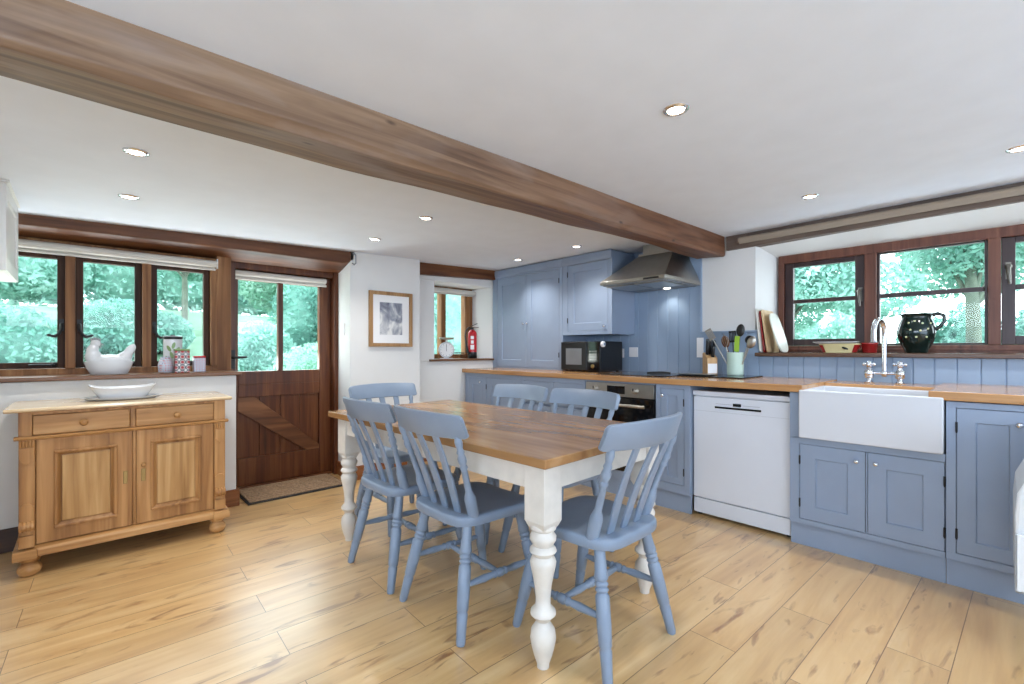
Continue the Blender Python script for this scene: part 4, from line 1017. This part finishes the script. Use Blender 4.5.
t = thing('kitchen_scale', 'round-faced white kitchen scale left of the extinguisher', 'scale', (sx, sy, sz))
dirv = Vector((-sx, -sy, 0)).normalized(); side = Vector((-dirv.y, dirv.x, 0))
m = MB(); m.lathe([(.001, 0), (.080, 0), (.086, .008), (.086, .05), (.080, .058), (.001, .058)], Vector((sx, sy, sz+.095))-dirv*.03, dirv, 30); m.obox(Vector((sx, sy, sz))-side*.07, Vector((sx, sy, sz))+side*.07, .10, .014); m.box(sx-.02, sy-.02, sz, sx+.02, sy+.02, sz+.03); m.build('scale_body', 'ceramic', t, True)
m = MB(); m.lathe([(.001, 0), (.070, 0), (.070, .001), (.001, .001)], Vector((sx, sy, sz+.095))+dirv*.0285, dirv, 30); f = m.build('dial_face', 'photo_mount', t)
m = MB(); c0 = Vector((sx, sy, sz+.095))+dirv*.031; m.obox(c0-Vector((0, 0, .015)), c0+Vector((0, 0, .055)), .004, .002, dirv)
for k in range(12):
    a = 2*PI*k/12; q = side*math.cos(a)+Vector((0, 0, 1))*math.sin(a); m.obox(c0+q*.055, c0+q*.066, .0025, .001, dirv)
m.build('dial_pointer', 'black', f)
m = MB(); m.cyl((sx, sy, sz+.178), (sx, sy, sz+.20), .012, n=10); m.lathe([(.02, 0), (.075, .008), (.082, .026), (.080, .027), (.072, .012), (.001, .006)], (sx, sy, sz+.20), n=26); m.build('weighing_pan', 'steel', t, True)

# chopping boards leaning in the corner of the sink window
def board(name, label, ytop, ybot, wid, hgt, x, mat, round_=0, tilt=.0):
    """leans against the reveal: foot out from the reveal, top against it"""
    t = None
    d = Vector((0, ytop-ybot, hgt)).normalized(); n = Vector((0, d.z, -d.y)); o = Vector((x, ybot, 1.101)); L = (Vector((0, ytop-ybot, hgt))).length
    m = MB(); pts = []
    if round_: pts = [(wid/2*math.copysign(abs(math.cos(2*PI*k/36))**round_, math.cos(2*PI*k/36)), L/2+L/2*math.copysign(abs(math.sin(2*PI*k/36))**round_, math.sin(2*PI*k/36))) for k in range(36)]
    else:
        r = .02
        for cx, cy, a0 in ((wid/2-r, r, -PI/2), (wid/2-r, L-r, 0), (-wid/2+r, L-r, PI/2), (-wid/2+r, r, PI)):
            for k in range(5): pts.append((cx+r*math.cos(a0+PI/2*k/4), cy+r*math.sin(a0+PI/2*k/4)))
    tk = .0055
    m.rings([[o+Vector((u, 0, 0))+d*v+n*w for u, v in pts] for w in (-tk, tk)])
    return m.build(name, mat, None, bevel=.003)
tag(board('chopping_board', '', 1.287, 1.257, .26, .335, 3.88, 'board_b'), 'pale chopping board standing at the back of the stack, against the window reveal', 'board', 'boards leaning in the sink window')
tag(board('chopping_board', '', 1.272, 1.238, .235, .322, 3.895, 'darkred'), 'dark red chopping board sandwiched between two pale boards', 'board', 'boards leaning in the sink window')
tag(board('chopping_board', '', 1.254, 1.210, .25, .326, 3.89, 'board_a'), 'light wooden chopping board behind the round-edged white one', 'board', 'boards leaning in the sink window')
tag(board('chopping_board', '', 1.208, 1.122, .23, .300, 3.87, 'board_b', .62), 'white round-edged board at the front of the leaning stack', 'board', 'boards leaning in the sink window')

# dishes and jug on the sink window board
t = thing('baking_dish', 'small oblong dish glazed yellow with red ends on the sink window board', 'dish', (3.86, .80, 1.10))
m = MB(); rs = []
for k, z in ((.76, 1.101), (.80, 1.102), (1.0, 1.156), (1.03, 1.158), (1.03, 1.164), (.96, 1.164), (.78, 1.112), (.2, 1.110)):
    rs.append([(3.86+.062*k*math.copysign(abs(math.cos(2*PI*j/40))**.5, math.cos(2*PI*j/40)), .775+.118*k*math.copysign(abs(math.sin(2*PI*j/40))**.5, math.sin(2*PI*j/40)), z) for j in range(40)])
m.rings(rs); dish = m.build('dish_body', 'butter', t, True)
for s in (-1, 1):
    m = MB(); rs = []
    for k, z in ((.815, 1.103), (1.015, 1.155)):
        r = []
        for j in range(14):
            a = PI/2*s+(-.95+1.90*j/13)
            r.append((3.86+.062*k*math.copysign(abs(math.cos(a))**.5, math.cos(a)), .775+.1195*k*math.copysign(abs(math.sin(a))**.5, math.sin(a)), z))
        rs.append(r+[(p[0]*.999+3.86*.001, .775+(p[1]-.775)*.985, p[2]) for p in reversed(r)])
    m.rings(rs); m.build('red_end_band', 'darkred', dish, True)
m = MB(); m.ell((3.798, .735, 1.132), (.003, .020, .007), Euler((.4, 0, 0)).to_matrix(), 10); m.build('painted_leaf', 'greenglaze', dish, True)
m = MB(); rs = [[(3.86+.078*k*math.copysign(abs(math.cos(2*PI*j/40))**.5, math.cos(2*PI*j/40)), .80+.135*k*math.copysign(abs(math.sin(2*PI*j/40))**.5, math.sin(2*PI*j/40)), z) for j in range(40)] for k, z in ((.5, 1.1645), (.85, 1.166), (1.0, 1.176), (.98, 1.178), (.84, 1.170), (.1, 1.1685))]
m.rings(rs); tag(m.build('shallow_plate', 'ceramic', None, True), 'white oblong plate resting across the yellow and red dish', 'plate')
t = thing('ramekin', 'plain red ramekin between the yellow dish and the tap', 'ramekin', (3.85, .60, 1.10))
m = MB(); m.lathe([(.036, 0), (.039, .003), (.045, .058), (.048, .060), (.048, .068), (.043, .068), (.038, .012), (.001, .010)], (3.85, .608, 1.101), n=28); m.build('ramekin_bowl', 'darkred', t, True)

jx, jy, jz = 3.87, .375, 1.101
t = thing('jug', 'dark green glazed jug with cream spots on the sink window board', 'jug', (jx, jy, jz))
jp = [(.050, 0), (.056, .004), (.060, .02), (.078, .055), (.092, .10), (.096, .135), (.091, .165), (.081, .198), (.074, .216), (.072, .228), (.076, .238), (.086, .248), (.083, .249), (.072, .240), (.067, .228), (.072, .19), (.08, .13), (.05, .02), (.001, .01)]
body = MB().lathe(jp, (jx, jy, jz), n=36).build('jug_body', 'greenglaze', t, True)
m = MB(); m.tube([(jx, jy-.074, jz+.236), (jx, jy-.100, jz+.246), (jx, jy-.128, jz+.232), (jx, jy-.132, jz+.20), (jx, jy-.112, jz+.165), (jx, jy-.088, jz+.145)], [.013, .012, .011, .010, .010, .012], 12); m.build('jug_handle', 'greenglaze', t, True)
m = MB(); m.rings([[(jx-.006, jy+.045, jz+.236), (jx+.02, jy+.070, jz+.24), (jx-.02, jy+.070, jz+.24)] for a in (0,)]+[[(jx-.004, jy+.086, jz+.247), (jx+.004, jy+.095, jz+.25), (jx-.012, jy+.095, jz+.25)]]); m.build('pouring_lip', 'greenglaze', t, True)
m = MB(); ang0 = math.atan2(-jy, -jx); rnd = random.Random(5)
for k, (da, z) in enumerate(((-.1, .20), (.35, .185), (-.45, .19), (.62, .15), (.2, .14), (-.3, .145), (.0, .10), (.55, .10), (-.55, .10), (.9, .185))):
    rr = .09
    for (r0, z0_), (r1, z1_) in zip(jp[:11], jp[1:12]):
        if z0_ <= z <= z1_: rr = r0+(r1-r0)*(z-z0_)/(z1_-z0_)
    a = ang0+da; m.ell((jx+rr*math.cos(a), jy+rr*math.sin(a), jz+z), (.003, .0062, .0062), Euler((0, 0, a)).to_matrix(), 10)
m.build('spot_decoration', 'spot', body, True)

# roller blind along the grey lintel
t = thing('roller_blind', 'tan roller blind rolled up along the lintel above the sink window', 'blind', (3.72, .2, 1.97))
m = MB(); m.cyl((3.722, -2.3, 1.972), (3.722, 1.40, 1.972), .021, n=20); m.build('blind_roll', 'blind_tan', t, True)
m = MB(); m.box(3.702, -2.3, 1.948, 3.705, 1.39, 1.972); m.box(3.698, -2.3, 1.940, 3.710, 1.39, 1.950); m.build('hem_bar', 'blind_tan', t)
m = MB(); m.box(3.70, 1.402, 1.95, 3.745, 1.408, 1.99); m.cyl((3.722, 1.40, 1.965), (3.722, 1.42, 1.965), .010, n=10); m.build('bracket', 'lintel_y', t)
t.location = (3.72, 1.40, 1.97)
for c in t.children:
    c.data.transform(Matrix.Translation((0, -1.20, 0)))
t.rotation_euler = (-.0135, 0, 0)
t = thing('roller_blind', 'short cream roller blind rolled up over the little far window', 'blind', (3.1, 4.2, 1.77))
m = MB(); m.cyl((2.66, 4.235, 1.785), (3.355, 4.235, 1.785), .024, n=18); m.build('blind_roll', 'blind', t, True)
m = MB(); m.box(2.67, 4.25, 1.745, 3.345, 4.253, 1.785); m.cyl((2.67, 4.25, 1.750), (3.345, 4.25, 1.750), .007, n=8); m.build('hem_bar', 'blind', t, True)

# small undercounter fridge, its door standing open at the frame edge
t = thing('fridge', 'white undercounter appliance with its door standing open, cut by the right picture edge', 'fridge', (3.3, -.45, 0))
m = MB(); m.box(3.50, -.70, .03, 3.55, -.16, .85); m.box(2.99, -.70, .03, 3.50, -.66, .85); m.box(2.99, -.20, .03, 3.50, -.16, .85); m.box(2.99, -.66, .03, 3.50, -.20, .08); m.box(2.99, -.66, .80, 3.50, -.20, .85)
m.build('body', 'white', t, bevel=.004)
for z in (.28, .46, .63): MB().box(3.02, -.659, z, 3.49, -.201, z+.008).build('shelf', 'liner', t)
m = MB(); m.box(2.40, -.155, .10, 2.965, -.105, .82); d = m.build('door', 'white', t, bevel=.012, seg=3)
m = MB(); m.box(2.44, -.107, .25, 2.93, -.098, .27); m.box(2.44, -.04, .25, 2.93, -.030, .46); m.box(2.44, -.107, .25, 2.452, -.03, .46); m.box(2.918, -.107, .25, 2.93, -.03, .46); m.box(2.44, -.107, .25, 2.93, -.03, .262); m.build('door_rack', 'liner', d, bevel=.005)
m = MB(); m.prism([(-.107, .44), (-.030, .44), (-.030, .52), (-.036, .60), (-.06, .66), (-.107, .70)], 2.46, 2.91, 'yz'); m.build('rack_cover', 'liner', d, bevel=.01)
MB().cyl((2.45, -.13, 0), (2.45, -.13, .035), .01, n=8).build('foot', 'grey', t, True)

# ceiling downlights and smoke alarm
def downlight(x, y, label, zr=None):
    if zr:
        k = (zc(x, y)-1.12)/(zr-1.12); x, y = x*k, y*k
    z = zc(x, y)
    t = thing('downlight', label, 'downlight', (x, y, z), 'recessed ceiling downlights')
    m = MB(); m.ringlathe([(.030, -.002), (.044, -.002), (.045, .001), (.042, .005), (.034, .007), (.030, .004)], (x, y, z), 28); m.build('trim_ring', 'chrome', t, True)
    m = MB(); m.lathe([(.001, 0), (.0295, 0), (.0295, .003), (.001, .0035)], (x, y, z), (0, 0, -1), 24); m.build('lamp', 'lens', t, True)
    l = bpy.data.lights.new('downlight_beam', 'SPOT'); l.energy = DOWNLIGHT_W*(1.2 if y > 1.6 else 1); l.color = (1, .97, .93); l.spot_size = math.radians(125); l.spot_blend = .8; l.shadow_soft_size = .025
    o = bpy.data.objects.new('downlight_beam', l); COL.objects.link(o); o.location = (x, y, z-.012)
for x, y, lab in ((.158, 2.479, 'ceiling downlight over the pine sideboard, the one closer to the big beam'), (.176, 3.234, 'ceiling downlight over the pine sideboard, the one closer to the long window'),
                  (1.57, 2.474, 'ceiling downlight above the far half of the dining table'), (1.588, 3.203, 'ceiling downlight in front of the pillar picture'),
                  (2.923, 3.05, 'ceiling downlight before the tall two-door dresser cupboard'), (3.02, 2.442, 'ceiling downlight before the single-door wall unit'),
                  (1.633, .842, 'large ceiling downlight with dark rim above the near table end'), (3.134, .777, 'ceiling downlight above the dishwasher and sink worktop'),
                  (3.081, -.053, 'ceiling downlight at the right picture edge before the grey lintel')):
    downlight(x, y, lab, 2.03 if y < 1.5 else (1.99 if 2.4 < y < 2.45 else 1.95))
downlight(1.63, -.9, 'ceiling downlight above the open floor by the near wall'); downlight(.17, -.9, 'ceiling downlight directly behind the camera')
x, y = 1.66, 1.99
t = thing('smoke_alarm', 'round white smoke alarm on the ceiling behind the big beam', 'alarm', (x, y, zc(x, y)))
MB().lathe([(.05, 0), (.052, .004), (.050, .020), (.040, .030), (.001, .032)], (x, y, zc(x, y)), (0, 0, -1), 28).build('alarm_body', 'plastic', t, True)

# ================================================================== GARDEN OUTSIDE
def terrain():
    mb = MB(); xs = [-30+2*i for i in range(41)]; ys = [-14+2*i for i in range(31)]
    def h(x, y):
        b = max(0, y-7.0); c = max(0, x-16)
        return -.12+min(2.6, b*.20)+min(1.6, c*.12)+.05*math.sin(x*.7)*math.cos(y*.6)
    g = [[mb.bm.verts.new((x, y, h(x, y))) for y in ys] for x in xs]
    for i in range(len(xs)-1):
        for j in range(len(ys)-1): mb.bm.faces.new((g[i][j], g[i+1][j], g[i+1][j+1], g[i][j+1]))
    o = mb.build('ground', 'lawn', smooth=True); o['kind'] = 'structure'
    return h
hgt = terrain()
struct(MB().box(-9, -9, -.16, 8.2, 7.2, -.075).build('bounce_slab', 'bounce_ground'))  # unseen pale slab added to bounce sky light up through the windows
def leaves(mb, rnd, blobs, n, size):
    """n leaf blades scattered through the outer half of ellipsoid blobs (cx,cy,cz,rx,ry,rz)"""
    wts = [b[3]*b[4]+b[4]*b[5]+b[3]*b[5] for b in blobs]
    for b in rnd.choices(blobs, wts, k=n):
        while True:
            v = Vector((rnd.uniform(-1, 1), rnd.uniform(-1, 1), rnd.uniform(-1, 1)))
            if .35 < v.length < 1: break
        v = v.normalized()*(.55+.45*rnd.random()**.5)
        c = Vector((b[0]+v.x*b[3], b[1]+v.y*b[4], b[2]+v.z*b[5]))
        a = Vector((rnd.gauss(0, 1), rnd.gauss(0, 1), rnd.gauss(0, 1))).normalized(); q = a.orthogonal().normalized()
        q = Matrix.Rotation(rnd.uniform(0, 6.28), 3, a) @ q
        s = size*rnd.uniform(.6, 1.35)
        mb.bm.faces.new([mb.bm.verts.new(c+p) for p in (a*-s, q*s*.48+a*.1*s, a*s, q*-s*.48+a*.1*s)])
def core(mb, blobs, k=.72):
    for b in blobs: mb.ell(b[:3], (b[3]*k, b[4]*k, b[5]*k), n=12)
def plant(name, label, cat, blobs, n, size, mat, group=None, trunk=None, seed=1, solid=True):
    rnd = random.Random(seed); base = Vector((blobs[0][0], blobs[0][1], hgt(blobs[0][0], blobs[0][1])))
    t = thing(name, label, cat, base, group)
    m = MB(); leaves(m, rnd, blobs, n, size)
    if solid: core(m, blobs)
    f = m.build('foliage', mat, t)
    if trunk:
        m = MB()
        for pts, r in trunk: m.tube(pts, r, 10)
        m.build('trunk', 'bark', t, True)
    return t
rnd = random.Random(11)
def hedge_blobs(x0, y0, x1, y1, h, w, n, jitter=.3):
    out = []
    for i in range(n):
        q = (i+.5)/n; x = x0+(x1-x0)*q; y = y0+(y1-y0)*q; hh = h*(1+rnd.uniform(-jitter, jitter)); L = math.hypot(x1-x0, y1-y0)/n
        out.append((x+rnd.uniform(-.2, .2), y+rnd.uniform(-.2, .2), hgt(x, y)+hh*.5, L*1.05, max(w, L*.6), hh*.60))
    return out
# beyond the long window and the door
plant('bush', 'dark green bush on the bank seen through the window left of the hen dish', 'bush', [(-2.2, 11.5, hgt(-2.2, 11.5)+.5, 1.3, 1.0, .9), (-1.0, 11.7, hgt(-1, 11.7)+.4, .9, .8, .7)], 9000, .05, 'leaf_b', seed=2)
plant('bush', 'low dark bush on the bank behind the white hen dish', 'bush', [(.55, 12.5, hgt(.5, 12.5)+.55, .9, .8, .65), (1.3, 13, hgt(1.3, 13)+.4, .6, .6, .5)], 7000, .05, 'leaf_b', seed=3)
plant('shrub', 'pale flowering shrub outside the lower right door pane', 'shrub', [(2.75, 7.6, .62, .75, .6, .62), (3.25, 7.9, .45, .6, .5, .5)], 9000, .035, 'leaf_c', seed=4)
plant('shrub', 'light green shrub outside the lower left door pane', 'shrub', [(2.27, 9.15, .85, .74, .55, .80)], 8000, .04, 'leaf_a', seed=5)
plant('hedge', 'dense green hedge behind the flowering shrub beyond the door', 'hedge', hedge_blobs(3.2, 10.5, 6.4, 9.8, 2.1, .6, 5, .08), 16000, .05, 'leaf_b', seed=6)
def tree(label, x, y, H, R, n, mat, seed, size=.075, lean=0, low=.25, gaps=False):
    r_ = random.Random(seed); g = hgt(x, y); bl = []
    for k in range(9 if not gaps else 13):
        a = r_.uniform(0, 6.28); q = r_.uniform(.1, .75)*R; z = g+H*(low+(1-low)*r_.uniform(.12, .88)); s = R*r_.uniform(.34, .58)*(.72 if gaps else 1)
        bl.append((x+q*math.cos(a), y+q*math.sin(a), z, s, s, s*.75))
    tr = [([(x, y, g-.1), (x+lean*.3, y, g+H*.25), (x+lean, y+.1, g+H*.6)], [.05*H*.42, .04*H*.42, .02*H*.42])]
    for b in bl[:6]: tr.append(([(x+lean*.3, y, g+H*.3), ((x+b[0])/2, (y+b[1])/2, (g+H*.3+b[2])/2+.2), b[:3]], [.016*H*.42, .010*H*.42, .004]))
    plant('tree', label, 'tree', [(x, y, g+H*.72, R*.5, R*.5, H*.2)]+bl, n, size, mat, 'garden trees beyond the windows', tr, seed, solid=not gaps)
tree('leafy tree on the bank beyond the left casement of the long window', -1.7, 14.5, 4.2, 2.0, 24000, 'leaf_a', 21)
tree('tree standing back on the bank beyond the third casement of the long window', 2.3, 17.5, 4.6, 2.1, 24000, 'leaf_a', 23)
tree('tall pale tree beyond the glazed door panes', 5.0, 14.5, 4.4, 2.0, 24000, 'leaf_c', 24)
plant('hedge', 'long distant hedge closing the garden beyond the bank', 'hedge', hedge_blobs(-16, 22, 16, 23, 3.4, 1.2, 14, .15), 34000, .12, 'leaf_a', seed=31)
# ivy hedge outside the little window
plant('hedge', 'ivy covered hedge close outside the little far window', 'hedge', hedge_blobs(3.1, 6.1, 6.2, 6.6, 2.6, .45, 5, .08), 20000, .035, 'leaf_a', seed=33)
# beyond the sink window
tree('spreading tree with forked trunk beyond the left sink casement', 10.5, 3.0, 6.0, 2.2, 32000, 'leaf_a', 41, .058, .3, .26, True)
tree('big overhanging tree beyond the middle sink window pane', 13.2, .4, 7.0, 3.2, 36000, 'leaf_a', 42, .068, -.2, .30, True)
tree('tree beyond the right hand sink casement', 9.5, -1.9, 6.4, 2.0, 20000, 'leaf_a', 43, .06, 0, .3, True)
plant('hedge', 'field hedge behind the jug beyond the sink window', 'hedge', hedge_blobs(18, -5.5, 18, 2.0, 2.1, .6, 7, .15), 14000, .08, 'leaf_b', seed=44)
plant('hedge', 'feathery hedge line beyond the left sink casement', 'hedge', hedge_blobs(19, 3.4, 18.5, 9.0, 2.6, .6, 6, .35), 13000, .085, 'leaf_a', seed=45)
m = MB(); m.box(8.6, 1.2, hgt(8.6, 2), 8.8, 5.4, 1.20); tag(m.build('garden_wall', 'lawn', None), 'low pale mossy garden wall beyond the left sink casement', 'wall')
